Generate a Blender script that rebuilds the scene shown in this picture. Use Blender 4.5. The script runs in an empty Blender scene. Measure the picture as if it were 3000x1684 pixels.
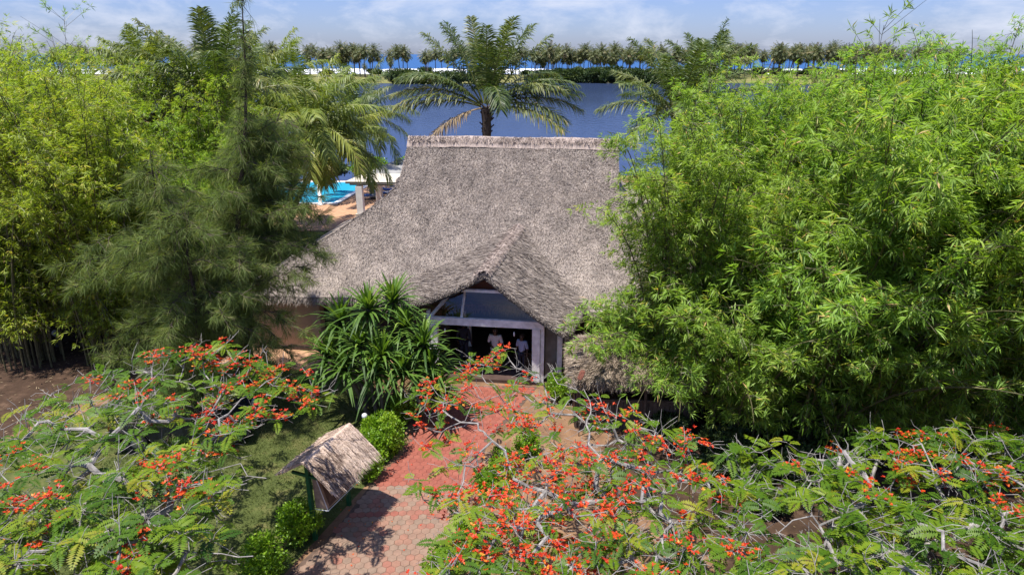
import bpy, math, random
import numpy as np
from mathutils import Vector
R = math.radians
S = bpy.context.scene
C = S.collection

# ------------------------------------------------------------------ camera, sky, sun, exposure
TILT, CAM_H, FPX = R(19.25), 12.0, 1955.0
cam = bpy.data.cameras.new('camera'); cam.sensor_width = 36; cam.lens = 36 * FPX / 3000
cam.clip_start = .1; cam.clip_end = 60000
co = bpy.data.objects.new('camera', cam); C.objects.link(co)
co.location = (0, 0, CAM_H); co.rotation_euler = (R(90) - TILT, 0, 0); S.camera = co

SUN = Vector((-.36, -.27, 1.62)).normalized()
sl = bpy.data.lights.new('sun', 'SUN'); sl.energy = 4.7; sl.angle = R(.55); sl.color = (1, .95, .87)
so = bpy.data.objects.new('sun', sl); C.objects.link(so)
so.rotation_euler = SUN.to_track_quat('Z', 'Y').to_euler(); so.location = (-40, -40, 120)

W = bpy.data.worlds.new('World'); S.world = W; W.use_nodes = True
def build_world():
    nt = W.node_tree; N = nt.nodes; L = nt.links; N.clear()
    out = N.new('ShaderNodeOutputWorld'); bg = N.new('ShaderNodeBackground'); bg.inputs[1].default_value = .078
    sky = N.new('ShaderNodeTexSky'); sky.sky_type = 'NISHITA'; sky.sun_disc = False
    sky.sun_elevation = math.asin(SUN.z); sky.sun_rotation = math.atan2(SUN.x, SUN.y)
    sky.air_density = 1.0; sky.dust_density = .6; sky.ozone_density = 2.5
    tint = N.new('ShaderNodeMix'); tint.data_type = 'RGBA'; tint.blend_type = 'MULTIPLY'; tint.inputs[0].default_value = 1
    tint.inputs[7].default_value = (.56, .63, 1.0, 1)
    tc = N.new('ShaderNodeTexCoord'); mp = N.new('ShaderNodeMapping'); mp.inputs['Scale'].default_value = (1, 1, 2.6)
    n1 = N.new('ShaderNodeTexNoise'); n1.inputs['Scale'].default_value = 9; n1.inputs['Detail'].default_value = 8; n1.inputs['Roughness'].default_value = .62
    n1.inputs['Distortion'].default_value = .3
    rp = N.new('ShaderNodeValToRGB'); rp.color_ramp.elements[0].position = .46; rp.color_ramp.elements[1].position = .72
    rp.color_ramp.elements[0].color = (0, 0, 0, 1); rp.color_ramp.elements[1].color = (.75, .75, .75, 1)
    mx = N.new('ShaderNodeMix'); mx.data_type = 'RGBA'; mx.inputs[7].default_value = (5.3, 5.6, 6.5, 1)
    L.new(tc.outputs['Generated'], mp.inputs[0]); L.new(mp.outputs[0], n1.inputs['Vector'])
    L.new(n1.outputs[0], rp.inputs[0]); L.new(rp.outputs[0], mx.inputs[0])
    L.new(sky.outputs[0], tint.inputs[6]); L.new(tint.outputs[2], mx.inputs[6])
    sx = N.new('ShaderNodeSeparateXYZ'); mr = N.new('ShaderNodeMapRange'); mr.inputs[1].default_value = .2; mr.inputs[2].default_value = 1; mr.inputs[3].default_value = 1; mr.inputs[4].default_value = 1.9
    vm = N.new('ShaderNodeVectorMath'); vm.operation = 'SCALE'     # whole sky scaled brighter towards the zenith, added to fill the shadows
    L.new(tc.outputs['Generated'], sx.inputs[0]); L.new(sx.outputs['Z'], mr.inputs[0]); L.new(mx.outputs[2], vm.inputs[0]); L.new(mr.outputs[0], vm.inputs['Scale'])
    L.new(vm.outputs[0], bg.inputs[0]); L.new(bg.outputs[0], out.inputs[0])
build_world()
vs = S.view_settings; vs.view_transform = 'Standard'; vs.look = 'None'; vs.gamma = 1; vs.exposure = 1.0
S.cycles.max_bounces = 8; S.cycles.diffuse_bounces = 4; S.cycles.glossy_bounces = 3
S.cycles.transmission_bounces = 6; S.cycles.transparent_max_bounces = 8; S.cycles.caustics_reflective = False; S.cycles.caustics_refractive = False

# ------------------------------------------------------------------ helpers
ct, st = math.cos(TILT), math.sin(TILT)
def ray(px, py):                                  # photo pixel (3000 x 1684) -> direction
    u = (px - 1500) / FPX; v = (842 - py) / FPX
    return np.array((u, v * st + ct, v * ct - st))
def atZ(px, py, z):
    d = ray(px, py); return np.array((0, 0, CAM_H)) + d * ((z - CAM_H) / d[2])
def atY(px, py, Y):
    d = ray(px, py); return np.array((0, 0, CAM_H)) + d * (Y / d[1])
BC, BS = .9914, .1305                              # the house stands turned by 7.5 degrees
def hp(u, v, z): return (-1 + BC * u + BS * v, 24.83 - BS * u + BC * v, z)
def nrm(a): return a / np.maximum(np.linalg.norm(a, axis=-1, keepdims=True), 1e-9)
ZUP = np.array((0, 0, 1.))

def tag(o, label=None, cat=None, group=None, kind=None):
    if label: o['label'] = label
    if cat: o['category'] = cat
    if group: o['group'] = group
    if kind: o['kind'] = kind
    return o
def empty(name, loc=(0, 0, 0), rz=0, label=None, cat=None, group=None):
    o = bpy.data.objects.new(name, None); C.objects.link(o); o.location = loc; o.rotation_euler = (0, 0, rz)
    o.empty_display_size = .2
    return tag(o, label, cat, group)
def link(name, me, parent=None, mats=()):
    for m in mats: me.materials.append(m)
    o = bpy.data.objects.new(name, me); C.objects.link(o)
    if parent: o.parent = parent
    return o
def copy_tree(o, parent=None):
    c = o.copy(); C.objects.link(c)
    if parent: c.parent = parent
    for ch in o.children: copy_tree(ch, c)
    return c

class Geo:                                         # collects quads with a random value per vertex
    def __init__(s): s.v = []; s.f = []; s.r = []; s.m = []; s.n = 0
    def quads(s, V, rnd=.5, mi=0):                 # V (N,4,3)
        V = np.asarray(V, float); N = len(V)
        if N == 0: return
        s.v.append(V.reshape(-1, 3)); s.f.append(np.arange(N * 4).reshape(N, 4) + s.n)
        s.r.append(np.repeat(np.broadcast_to(rnd, (N,)), 4)); s.m.append(np.full(N, mi)); s.n += N * 4
    def grid(s, P, rnd=.5, mi=0):                  # P (a,b,3)
        a, b = P.shape[:2]; i = np.arange(a * b).reshape(a, b)
        f = np.stack((i[:-1, :-1], i[:-1, 1:], i[1:, 1:], i[1:, :-1]), -1).reshape(-1, 4)
        s.v.append(P.reshape(-1, 3)); s.f.append(f + s.n)
        rr = rnd if isinstance(rnd, np.ndarray) else np.full(a * b, rnd)
        s.r.append(rr.reshape(-1)); s.m.append(np.full(len(f), mi)); s.n += a * b
    def segs(s, p0, p1, r0, r1, n=5, rnd=.5, mi=0):
        p0 = np.asarray(p0, float); p1 = np.asarray(p1, float); d = nrm(p1 - p0)
        ref = np.where(np.abs(d[:, 2:3]) > .9, np.array((1., 0, 0)), ZUP)
        a = nrm(np.cross(d, ref)); b = np.cross(d, a)
        r0 = np.broadcast_to(r0, (len(p0),)); r1 = np.broadcast_to(r1, (len(p0),))
        p1 = p1 + d * r1[:, None] * .6
        for k in range(n):
            t0, t1 = 2 * math.pi * k / n, 2 * math.pi * (k + 1) / n
            o0 = a * math.cos(t0) + b * math.sin(t0); o1 = a * math.cos(t1) + b * math.sin(t1)
            s.quads(np.stack((p0 + o0 * r0[:, None], p0 + o1 * r0[:, None], p1 + o1 * r1[:, None], p1 + o0 * r1[:, None]), 1), rnd, mi)
    def tube(s, pts, rad, n=8, rnd=.5, mi=0):
        pts = np.asarray(pts, float); rad = np.broadcast_to(rad, (len(pts),)); t = np.gradient(pts, axis=0); t = nrm(t)
        ref = np.array((1., 0, 0)) if abs(t[0, 2]) > .9 else ZUP
        rows = []
        for p, d, r in zip(pts, t, rad):
            a = nrm(np.cross(d, ref)); b = np.cross(d, a)
            an = np.linspace(0, 2 * math.pi, n + 1)[:, None]
            rows.append(p + r * (a * np.cos(an) + b * np.sin(an)))
        s.grid(np.array(rows), rnd, mi)
    def leaves(s, P, D, side, L, Wd, rnd, mi=0, fold=0.):   # one four-cornered blade each
        L = np.broadcast_to(L, (len(P),))[:, None]; Wd = np.broadcast_to(Wd, (len(P),))[:, None]
        mid = P + D * L * .42 + ZUP * L * fold
        s.quads(np.stack((P, mid + side * Wd * .5, P + D * L, mid - side * Wd * .5), 1), rnd, mi)
    def blades(s, P, D, side, L, Wd, droop, rnd, mi=0):      # two-quad strip that hangs over
        L = np.broadcast_to(L, (len(P),))[:, None]; Wd = np.broadcast_to(Wd, (len(P),))[:, None]; droop = np.broadcast_to(droop, (len(P),))[:, None]
        m = P + D * L * .5 - ZUP * L * droop * .18; t = P + D * L * .92 - ZUP * L * droop * .8
        a0, a1 = P + side * Wd * .25, P - side * Wd * .25; b0, b1 = m + side * Wd * .5, m - side * Wd * .5
        c0, c1 = t + side * Wd * .06, t - side * Wd * .06
        s.quads(np.stack((a0, b0, b1, a1), 1), rnd, mi); s.quads(np.stack((b0, c0, c1, b1), 1), rnd, mi)
    def box(s, c, d, rz=0, mi=0, rnd=.5, f=None):            # f maps local coordinates to the world
        x, y, z = d[0] / 2, d[1] / 2, d[2] / 2
        v = np.array([(i, j, k) for i in (-x, x) for j in (-y, y) for k in (-z, z)])
        q = v[[(0, 1, 3, 2), (4, 6, 7, 5), (0, 4, 5, 1), (2, 3, 7, 6), (0, 2, 6, 4), (1, 5, 7, 3)]]
        cr, sr = math.cos(rz), math.sin(rz)
        q = np.stack((q[..., 0] * cr - q[..., 1] * sr, q[..., 0] * sr + q[..., 1] * cr, q[..., 2]), -1) + np.array(c)
        if f: q = np.array([[f(*p) for p in w] for w in q])
        s.quads(q, rnd, mi)
    def build(s, name, mats, parent=None, smooth=False):
        V = np.concatenate(s.v); F = np.concatenate(s.f); r = np.concatenate(s.r); m = np.concatenate(s.m)
        me = bpy.data.meshes.new(name)
        me.vertices.add(len(V)); me.vertices.foreach_set('co', V.astype('f').ravel())
        me.loops.add(F.size); me.loops.foreach_set('vertex_index', F.astype('i').ravel())
        me.polygons.add(len(F)); me.polygons.foreach_set('loop_start', np.arange(0, F.size, 4, dtype='i'))
        me.polygons.foreach_set('material_index', m.astype('i'))
        if smooth: me.polygons.foreach_set('use_smooth', np.ones(len(F), dtype=bool))
        me.update(calc_edges=True)
        at = me.attributes.new('rnd', 'FLOAT', 'POINT'); at.data.foreach_set('value', r.astype('f'))
        if not isinstance(mats, (list, tuple)): mats = [mats]
        return link(name, me, parent, mats)
def poly(name, V, F, mat, parent=None, smooth=False):
    me = bpy.data.meshes.new(name); me.from_pydata([tuple(map(float, v)) for v in V], [], F); me.update()
    if smooth: me.polygons.foreach_set('use_smooth', [True] * len(F))
    return link(name, me, parent, [mat])
def prism(name, pts, y0, y1, mat, parent=None, inset=0):   # profile in x,z swept along y
    n = len(pts); cx = sum(p[0] for p in pts) / n; cz = sum(p[1] for p in pts) / n
    V = [(x, y0, z) for x, z in pts] + [(x, y1, z) for x, z in pts]
    F = [list(range(n)), list(range(2 * n - 1, n - 1, -1))] + [[i, n + i, n + (i + 1) % n, (i + 1) % n] for i in range(n)]
    return poly(name, V, F, mat, parent)
def ball(g, c, r, n=14, mi=0, sz=1):
    th = np.linspace(0, math.pi, n)[:, None]; ph = np.linspace(0, 2 * math.pi, 2 * n)[None]
    P = np.stack((np.sin(th) * np.cos(ph) * r, np.sin(th) * np.sin(ph) * r, np.cos(th) * np.ones_like(ph) * r * sz), -1) + np.array(c)
    g.grid(P, .5, mi)
def lathe(g, prof, c=(0, 0, 0), n=20, mi=0):
    ph = np.linspace(0, 2 * math.pi, n + 1)[None]; pr = np.array(prof)
    P = np.stack((pr[:, :1] * np.cos(ph), pr[:, :1] * np.sin(ph), pr[:, 1:] * np.ones_like(ph)), -1) + np.array(c)
    g.grid(P, .5, mi)

# ------------------------------------------------------------------ materials
M = {}
KA = .74                                            # real-world reflectances at this exposure
def nodes(name):
    m = bpy.data.materials.new(name); m.use_nodes = True; nt = m.node_tree
    M[name] = m; return m, nt, nt.nodes, nt.links, nt.nodes['Principled BSDF']
def plain(name, col, rough=.6, var=.25, scale=6, metal=0, spec=.4, bump=0, bscale=40):
    m, nt, N, L, b = nodes(name)
    tc = N.new('ShaderNodeTexCoord'); no = N.new('ShaderNodeTexNoise'); no.inputs['Scale'].default_value = scale; no.inputs['Detail'].default_value = 6
    rp = N.new('ShaderNodeValToRGB'); L.new(tc.outputs['Object'], no.inputs['Vector']); L.new(no.outputs[0], rp.inputs[0])
    e = rp.color_ramp.elements; e[0].position = .3; e[1].position = .7
    e[0].color = tuple(KA * c * (1 - var) for c in col) + (1,); e[1].color = tuple(min(1, KA * c * (1 + var)) for c in col) + (1,)
    L.new(rp.outputs[0], b.inputs['Base Color']); b.inputs['Roughness'].default_value = rough; b.inputs['Metallic'].default_value = metal
    b.inputs['Specular IOR Level'].default_value = spec
    if bump:
        n2 = N.new('ShaderNodeTexNoise'); n2.inputs['Scale'].default_value = bscale; n2.inputs['Detail'].default_value = 5
        bp = N.new('ShaderNodeBump'); bp.inputs['Strength'].default_value = bump; bp.inputs['Distance'].default_value = .02
        L.new(tc.outputs['Object'], n2.inputs['Vector']); L.new(n2.outputs[0], bp.inputs['Height']); L.new(bp.outputs[0], b.inputs['Normal'])
    return m
def leafmat(name, stops, trans=.35, rough=.5, spec=.35, tcol=(1.25, 1.3, .5), hue=0., k=.8):
    m, nt, N, L, b = nodes(name)
    at = N.new('ShaderNodeAttribute'); at.attribute_name = 'rnd'
    rp = N.new('ShaderNodeValToRGB'); cr = rp.color_ramp
    while len(cr.elements) < len(stops): cr.elements.new(.5)
    for e, (p, c) in zip(cr.elements, stops): e.position = p; e.color = tuple(k * q for q in c) + (1,)
    L.new(at.outputs['Fac'], rp.inputs[0]); colr = rp.outputs[0]
    if hue:
        oi = N.new('ShaderNodeObjectInfo'); mr = N.new('ShaderNodeMapRange'); mr.inputs[3].default_value = .5 - hue; mr.inputs[4].default_value = .5 + hue
        hs = N.new('ShaderNodeHueSaturation'); L.new(oi.outputs['Random'], mr.inputs[0]); L.new(mr.outputs[0], hs.inputs['Hue']); L.new(colr, hs.inputs['Color']); colr = hs.outputs[0]
    L.new(colr, b.inputs['Base Color']); b.inputs['Roughness'].default_value = rough; b.inputs['Specular IOR Level'].default_value = spec
    tr = N.new('ShaderNodeBsdfTranslucent'); mu = N.new('ShaderNodeMix'); mu.data_type = 'RGBA'; mu.blend_type = 'MULTIPLY'; mu.inputs[0].default_value = 1
    mu.inputs[7].default_value = tuple(tcol) + (1,); L.new(colr, mu.inputs[6]); L.new(mu.outputs[2], tr.inputs[0])
    ms = N.new('ShaderNodeMixShader'); ms.inputs[0].default_value = trans
    L.new(b.outputs[0], ms.inputs[1]); L.new(tr.outputs[0], ms.inputs[2]); L.new(ms.outputs[0], N['Material Output'].inputs[0])
    return m
def thatch(name, stops, dirt, dscale=1.2):
    m, nt, N, L, b = nodes(name)
    at = N.new('ShaderNodeAttribute'); at.attribute_name = 'rnd'
    rp = N.new('ShaderNodeValToRGB'); cr = rp.color_ramp
    while len(cr.elements) < len(stops): cr.elements.new(.5)
    for e, (p, c) in zip(cr.elements, stops): e.position = p; e.color = tuple(KA * q for q in c) + (1,)
    L.new(at.outputs['Fac'], rp.inputs[0])
    tc = N.new('ShaderNodeTexCoord'); n1 = N.new('ShaderNodeTexNoise'); n1.inputs['Scale'].default_value = dscale; n1.inputs['Detail'].default_value = 9; n1.inputs['Roughness'].default_value = .68
    r2 = N.new('ShaderNodeValToRGB'); r2.color_ramp.elements[0].position = .35; r2.color_ramp.elements[1].position = .66
    r2.color_ramp.elements[0].color = tuple(dirt) + (1,); r2.color_ramp.elements[1].color = (1.12, 1.1, 1.08, 1)
    mu = N.new('ShaderNodeMix'); mu.data_type = 'RGBA'; mu.blend_type = 'MULTIPLY'; mu.inputs[0].default_value = 1
    L.new(tc.outputs['Object'], n1.inputs['Vector']); L.new(n1.outputs[0], r2.inputs[0]); L.new(rp.outputs[0], mu.inputs[6]); L.new(r2.outputs[0], mu.inputs[7])
    L.new(mu.outputs[2], b.inputs['Base Color']); b.inputs['Roughness'].default_value = .85; b.inputs['Specular IOR Level'].default_value = .15
    n2 = N.new('ShaderNodeTexNoise'); n2.inputs['Scale'].default_value = 26; n2.inputs['Detail'].default_value = 6
    bp = N.new('ShaderNodeBump'); bp.inputs['Strength'].default_value = .8; bp.inputs['Distance'].default_value = .05
    L.new(tc.outputs['Object'], n2.inputs['Vector']); L.new(n2.outputs[0], bp.inputs['Height']); L.new(bp.outputs[0], b.inputs['Normal'])
    return m
def water(name, col, rough, bscale, bstr, refl=(.5, .62, .85), fac=.4, stretch=(1, 1, 1)):
    m, nt, N, L, b = nodes(name); N.remove(b)
    df = N.new('ShaderNodeBsdfDiffuse'); df.inputs[0].default_value = tuple(col) + (1,)
    gl = N.new('ShaderNodeBsdfGlossy'); gl.inputs['Color'].default_value = tuple(refl) + (1,); gl.inputs['Roughness'].default_value = rough
    ms = N.new('ShaderNodeMixShader'); ms.inputs[0].default_value = fac
    tc = N.new('ShaderNodeTexCoord'); mp = N.new('ShaderNodeMapping'); mp.inputs['Scale'].default_value = stretch
    n2 = N.new('ShaderNodeTexNoise'); n2.inputs['Scale'].default_value = bscale; n2.inputs['Detail'].default_value = 6
    n3 = N.new('ShaderNodeTexNoise'); n3.inputs['Scale'].default_value = bscale * .04; n3.inputs['Detail'].default_value = 3
    mr = N.new('ShaderNodeMapRange'); mr.inputs[1].default_value = .35; mr.inputs[2].default_value = .65; mr.inputs[3].default_value = bstr * .35; mr.inputs[4].default_value = bstr
    bp = N.new('ShaderNodeBump'); bp.inputs['Distance'].default_value = .3
    L.new(tc.outputs['Object'], mp.inputs[0]); L.new(mp.outputs[0], n2.inputs['Vector']); L.new(mp.outputs[0], n3.inputs['Vector']); L.new(n3.outputs[0], mr.inputs[0])
    L.new(mr.outputs[0], bp.inputs['Strength']); L.new(n2.outputs[0], bp.inputs['Height']); L.new(bp.outputs[0], gl.inputs['Normal'])
    L.new(df.outputs[0], ms.inputs[1]); L.new(gl.outputs[0], ms.inputs[2]); L.new(ms.outputs[0], N['Material Output'].inputs[0])
    return m
def ground(name, stops, scale, bump=.5):
    m, nt, N, L, b = nodes(name)
    tc = N.new('ShaderNodeTexCoord'); n1 = N.new('ShaderNodeTexNoise'); n1.inputs['Scale'].default_value = scale; n1.inputs['Detail'].default_value = 12; n1.inputs['Roughness'].default_value = .7
    rp = N.new('ShaderNodeValToRGB'); cr = rp.color_ramp
    while len(cr.elements) < len(stops): cr.elements.new(.5)
    for e, (p, c) in zip(cr.elements, stops): e.position = p; e.color = tuple(KA * q for q in c) + (1,)
    L.new(tc.outputs['Object'], n1.inputs['Vector']); L.new(n1.outputs[0], rp.inputs[0]); L.new(rp.outputs[0], b.inputs['Base Color'])
    b.inputs['Roughness'].default_value = .95; b.inputs['Specular IOR Level'].default_value = .1
    n2 = N.new('ShaderNodeTexNoise'); n2.inputs['Scale'].default_value = 14; n2.inputs['Detail'].default_value = 8
    bp = N.new('ShaderNodeBump'); bp.inputs['Strength'].default_value = bump; bp.inputs['Distance'].default_value = .06
    L.new(tc.outputs['Object'], n2.inputs['Vector']); L.new(n2.outputs[0], bp.inputs['Height']); L.new(bp.outputs[0], b.inputs['Normal'])
    return m
ground('earth', [(.3, (.12, .065, .04)), (.5, (.24, .14, .08)), (.72, (.35, .215, .125))], .9)
ground('painted_shade_earth', [(.3, (.035, .022, .015)), (.55, (.075, .046, .03)), (.75, (.19, .12, .08))], 1.6)  # earth darkened so that shade under the trees is in the colour
ground('lawn', [(.3, (.045, .06, .018)), (.5, (.085, .105, .03)), (.7, (.17, .15, .06))], 1.3)
ground('spit_grass', [(.3, (.10, .12, .035)), (.55, (.21, .20, .07)), (.75, (.36, .30, .15))], .06)
ground('deck_tile', [(.3, (.40, .22, .13)), (.7, (.56, .34, .21))], 2, .1)
ground('foam', [(.3, (.75, .78, .8)), (.6, (.9, .9, .9))], .2, .3)
leafmat('bamboo_leaf', [(0, (.07, .12, .014)), (.45, (.145, .24, .03)), (.85, (.235, .335, .06)), (.96, (.28, .27, .05)), (1, (.42, .28, .12))], .5, .5, .35, hue=.012, k=1.34)
leafmat('bamboo_yellow', [(0, (.08, .13, .012)), (.45, (.18, .26, .024)), (.85, (.29, .36, .045)), (.97, (.36, .32, .05)), (1, (.36, .28, .12))], .48, .5, .35, hue=.02, k=1.25)
leafmat('casuarina_needle', [(0, (.07, .105, .03)), (.6, (.14, .19, .055)), (1, (.25, .25, .10))], .5, .6, .2, k=1.15)
leafmat('flame_leaf', [(0, (.045, .12, .008)), (.5, (.115, .23, .010)), (.85, (.23, .33, .014)), (1, (.36, .36, .03))], .42, .5, .3, k=.68)
leafmat('flame_flower', [(0, (.50, .018, .012)), (.5, (.68, .06, .010)), (.85, (.72, .15, .015)), (1, (.75, .34, .04))], .35, .5, .3, (1, .8, .7))
leafmat('oil_palm_leaf', [(0, (.03, .055, .014)), (.5, (.075, .115, .026)), (.9, (.19, .20, .055)), (1, (.30, .24, .1))], .3, .45, .4, k=1.)
leafmat('coconut_leaf', [(0, (.07, .11, .02)), (.5, (.15, .20, .03)), (.9, (.30, .32, .06)), (1, (.36, .30, .12))], .35, .45, .35, k=1.)
leafmat('far_palm_leaf', [(0, (.03, .05, .02)), (.5, (.075, .10, .03)), (.85, (.15, .16, .05)), (1, (.20, .15, .07))], .2, .5, .3)
leafmat('dead_leaf', [(0, (.16, .11, .06)), (1, (.38, .29, .18))], .2, .7, .2, (1, .9, .7))
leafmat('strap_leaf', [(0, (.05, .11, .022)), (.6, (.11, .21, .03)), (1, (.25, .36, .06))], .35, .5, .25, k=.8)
leafmat('hedge_leaf', [(0, (.08, .18, .01)), (.5, (.19, .35, .015)), (1, (.32, .46, .03))], .38, .45, .4)
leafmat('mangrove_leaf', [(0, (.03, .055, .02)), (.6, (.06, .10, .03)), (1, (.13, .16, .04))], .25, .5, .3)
leafmat('grass_blade', [(0, (.05, .075, .018)), (.6, (.10, .13, .03)), (1, (.22, .19, .07))], .3, .6, .2)
plain('culm', (.12, .11, .05), .5, .4, 9); plain('culm_dry', (.30, .24, .15), .7, .3, 9)
plain('flame_bark', (.27, .25, .23), .85, .45, 7, bump=.5, bscale=30)
plain('dark_bark', (.07, .05, .038), .9, .4, 8, bump=.8, bscale=20)
plain('palm_bark', (.15, .12, .095), .9, .4, 6, bump=.6, bscale=18)
thatch('house_thatch', [(0, (.25, .205, .175)), (.5, (.43, .372, .328)), (1, (.58, .515, .455))], (.66, .65, .65))
thatch('ridge_thatch', [(0, (.25, .195, .17)), (.5, (.46, .385, .345)), (1, (.60, .52, .47))], (.8, .76, .72), 3)
thatch('kiosk_thatch', [(0, (.16, .11, .085)), (.5, (.70, .55, .44)), (1, (.92, .78, .66))], (.72, .68, .68), 3.2)
thatch('hut_thatch', [(0, (.2, .15, .11)), (.5, (.44, .36, .28)), (1, (.62, .52, .42))], (.6, .56, .54), 2)
plain('white_wood', (.88, .87, .87), .6, .2, 5, bump=.3); plain('plaster', (.55, .38, .24), .8, .12, 2)
plain('painted_shade_plaster', (.26, .165, .115), .8, .15, 2); plain('dado', (.10, .06, .05), .6, .2, 3); plain('dark_wood', (.10, .055, .045), .6, .4, 10)  # first one is the beige plaster with veranda shade put into its colour
plain('red_wood', (.11, .035, .025), .5, .3, 8); plain('hut_plank', (.11, .075, .055), .8, .35, 6, bump=.4)
plain('dark_floor', (.10, .065, .055), .35, .2, 3); plain('concrete', (.30, .295, .28), .85, .25, 2, bump=.3)
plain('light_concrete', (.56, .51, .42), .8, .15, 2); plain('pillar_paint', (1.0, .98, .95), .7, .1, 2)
plain('green_paint', (.012, .10, .035), .5, .25, 6); plain('board_wood', (.36, .25, .18), .7, .3, 7)
plain('globe_glass', (.72, .74, .80), .25, .05, 2, spec=.5); plain('lamp_post', (.05, .05, .055), .6, .2, 4)
plain('sheet_grey', (.10, .105, .12), .3, .4, 3, spec=.5); plain('iron', (.02, .02, .02), .4, .2, 8, metal=.6); plain('car_paint', (.018, .022, .032), .25, .15, 2, spec=.6)
plain('tyre', (.02, .02, .02), .9, .2, 9); plain('rim', (.4, .41, .43), .35, .1, 5, metal=.8)
plain('lens_red', (.30, .01, .01), .2, .1, 3); plain('lens_clear', (.7, .72, .75), .15, .05, 3)
plain('blue_cloth', (.03, .10, .36), .8, .15, 12); plain('white_cloth', (.72, .72, .74), .85, .06, 8)
plain('pale_blue_cloth', (.42, .50, .70), .85, .06, 8); plain('navy_cloth', (.022, .028, .05), .85, .15, 8)
plain('skin', (.075, .042, .028), .55, .12, 8); plain('hair', (.012, .01, .009), .8, .2, 20)
plain('khaki_cloth', (.30, .30, .29), .85, .1, 8); plain('coping', (.80, .80, .78), .6, .05, 2)
plain('sign_face', (.55, .22, .15), .6, .4, 20); plain('white_paint', (.74, .74, .72), .5, .06, 3)
water('lagoon_water', (.020, .032, .066), .10, .9, .5, (.62, .69, .84), .36, (1, .5, 1))
water('ocean_water', (.016, .065, .18), .2, .12, .4, (.5, .7, .9), .3, (.4, 1, 1))
water('pool_water', (.02, .23, .34), .05, 2.2, .03, (.9, .95, 1), .10)
def glassmat():
    m, nt, N, L, b = nodes('window_glass')
    b.inputs['Base Color'].default_value = (.75, .8, .85, 1); b.inputs['Roughness'].default_value = .03; b.inputs['IOR'].default_value = 1.6
    b.inputs['Transmission Weight'].default_value = 1
    m, nt, N, L, b = nodes('car_glass')
    b.inputs['Base Color'].default_value = (.012, .014, .016, 1); b.inputs['Roughness'].default_value = .04; b.inputs['Specular IOR Level'].default_value = .6
glassmat()
def pavermat():
    m, nt, N, L, b = nodes('paver')
    at = N.new('ShaderNodeAttribute'); at.attribute_name = 'rnd'
    rp = N.new('ShaderNodeValToRGB'); cr = rp.color_ramp
    st_ = [(0, (.22, .16, .115)), (.3, (.27, .175, .125)), (.55, (.29, .155, .105)), (.78, (.29, .11, .075)), (.86, (.27, .068, .042)), (1, (.31, .095, .062))]
    while len(cr.elements) < len(st_): cr.elements.new(.5)
    for e, (p, c) in zip(cr.elements, st_): e.position = p; e.color = tuple(KA * q for q in c) + (1,)
    tc = N.new('ShaderNodeTexCoord'); n1 = N.new('ShaderNodeTexNoise'); n1.inputs['Scale'].default_value = 5; n1.inputs['Detail'].default_value = 10; n1.inputs['Roughness'].default_value = .7
    r2 = N.new('ShaderNodeValToRGB'); r2.color_ramp.elements[0].position = .3; r2.color_ramp.elements[1].position = .7
    r2.color_ramp.elements[0].color = (.74, .72, .7, 1); r2.color_ramp.elements[1].color = (1.14, 1.12, 1.1, 1)
    mu = N.new('ShaderNodeMix'); mu.data_type = 'RGBA'; mu.blend_type = 'MULTIPLY'; mu.inputs[0].default_value = 1
    L.new(at.outputs['Fac'], rp.inputs[0]); L.new(tc.outputs['Object'], n1.inputs['Vector']); L.new(n1.outputs[0], r2.inputs[0])
    L.new(rp.outputs[0], mu.inputs[6]); L.new(r2.outputs[0], mu.inputs[7]); L.new(mu.outputs[2], b.inputs['Base Color']); b.inputs['Roughness'].default_value = .8
    bp = N.new('ShaderNodeBump'); bp.inputs['Strength'].default_value = .3; bp.inputs['Distance'].default_value = .01; n2 = N.new('ShaderNodeTexNoise'); n2.inputs['Scale'].default_value = 60
    L.new(tc.outputs['Object'], n2.inputs['Vector']); L.new(n2.outputs[0], bp.inputs['Height']); L.new(bp.outputs[0], b.inputs['Normal'])
pavermat()

# ------------------------------------------------------------------ setting: ground, water, far shore
def noise2(x, y, seed=0):
    r = np.random.default_rng(seed); z = 0 * x
    for k in range(7):
        a, f, p = r.uniform(0, 6.28), .6 * 1.7 ** k, r.uniform(0, 6.28)
        z = z + np.sin((x * math.cos(a) + y * math.sin(a)) * f + p) / 1.45 ** k
    return z / 2.2
def sheet(name, x0, x1, y0, y1, nx, ny, zf, mat):
    X, Y = np.meshgrid(np.linspace(x0, x1, nx), np.linspace(y0, y1, ny)); g = Geo()
    g.grid(np.stack((X, Y, zf(X, Y)), -1)); o = g.build(name, M[mat], smooth=True); tag(o, kind='structure'); return o
def bank(X, Y): return -2.4 * np.clip((Y - 68.5 - 1.5 * np.sin(X * .13)) / 6, 0, 1)
sheet('ground', -110, 110, -60, 80, 111, 141, bank, 'earth')
sheet('lagoon', -900, 900, 66, 430, 3, 3, lambda x, y: 0 * x - 1, 'lagoon_water')
def spitz(X, Y):
    sh = 322 + 10 * np.sin(X * .021 + 1) + 5 * np.sin(X * .07)
    a = np.clip((Y - sh) / 14, 0, 1); b = np.clip((478 + 4 * np.sin(X * .05) - Y) / 22, 0, 1)
    return -2.2 + 2.0 * np.minimum(a, b) ** .6 + .12 * noise2(X * .2, Y * .2)
sheet('far_shore', -800, 800, 300, 495, 321, 60, spitz, 'spit_grass')
sheet('ocean', -16000, 16000, 440, 40000, 3, 3, lambda x, y: 0 * x - 1, 'ocean_water')
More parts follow.
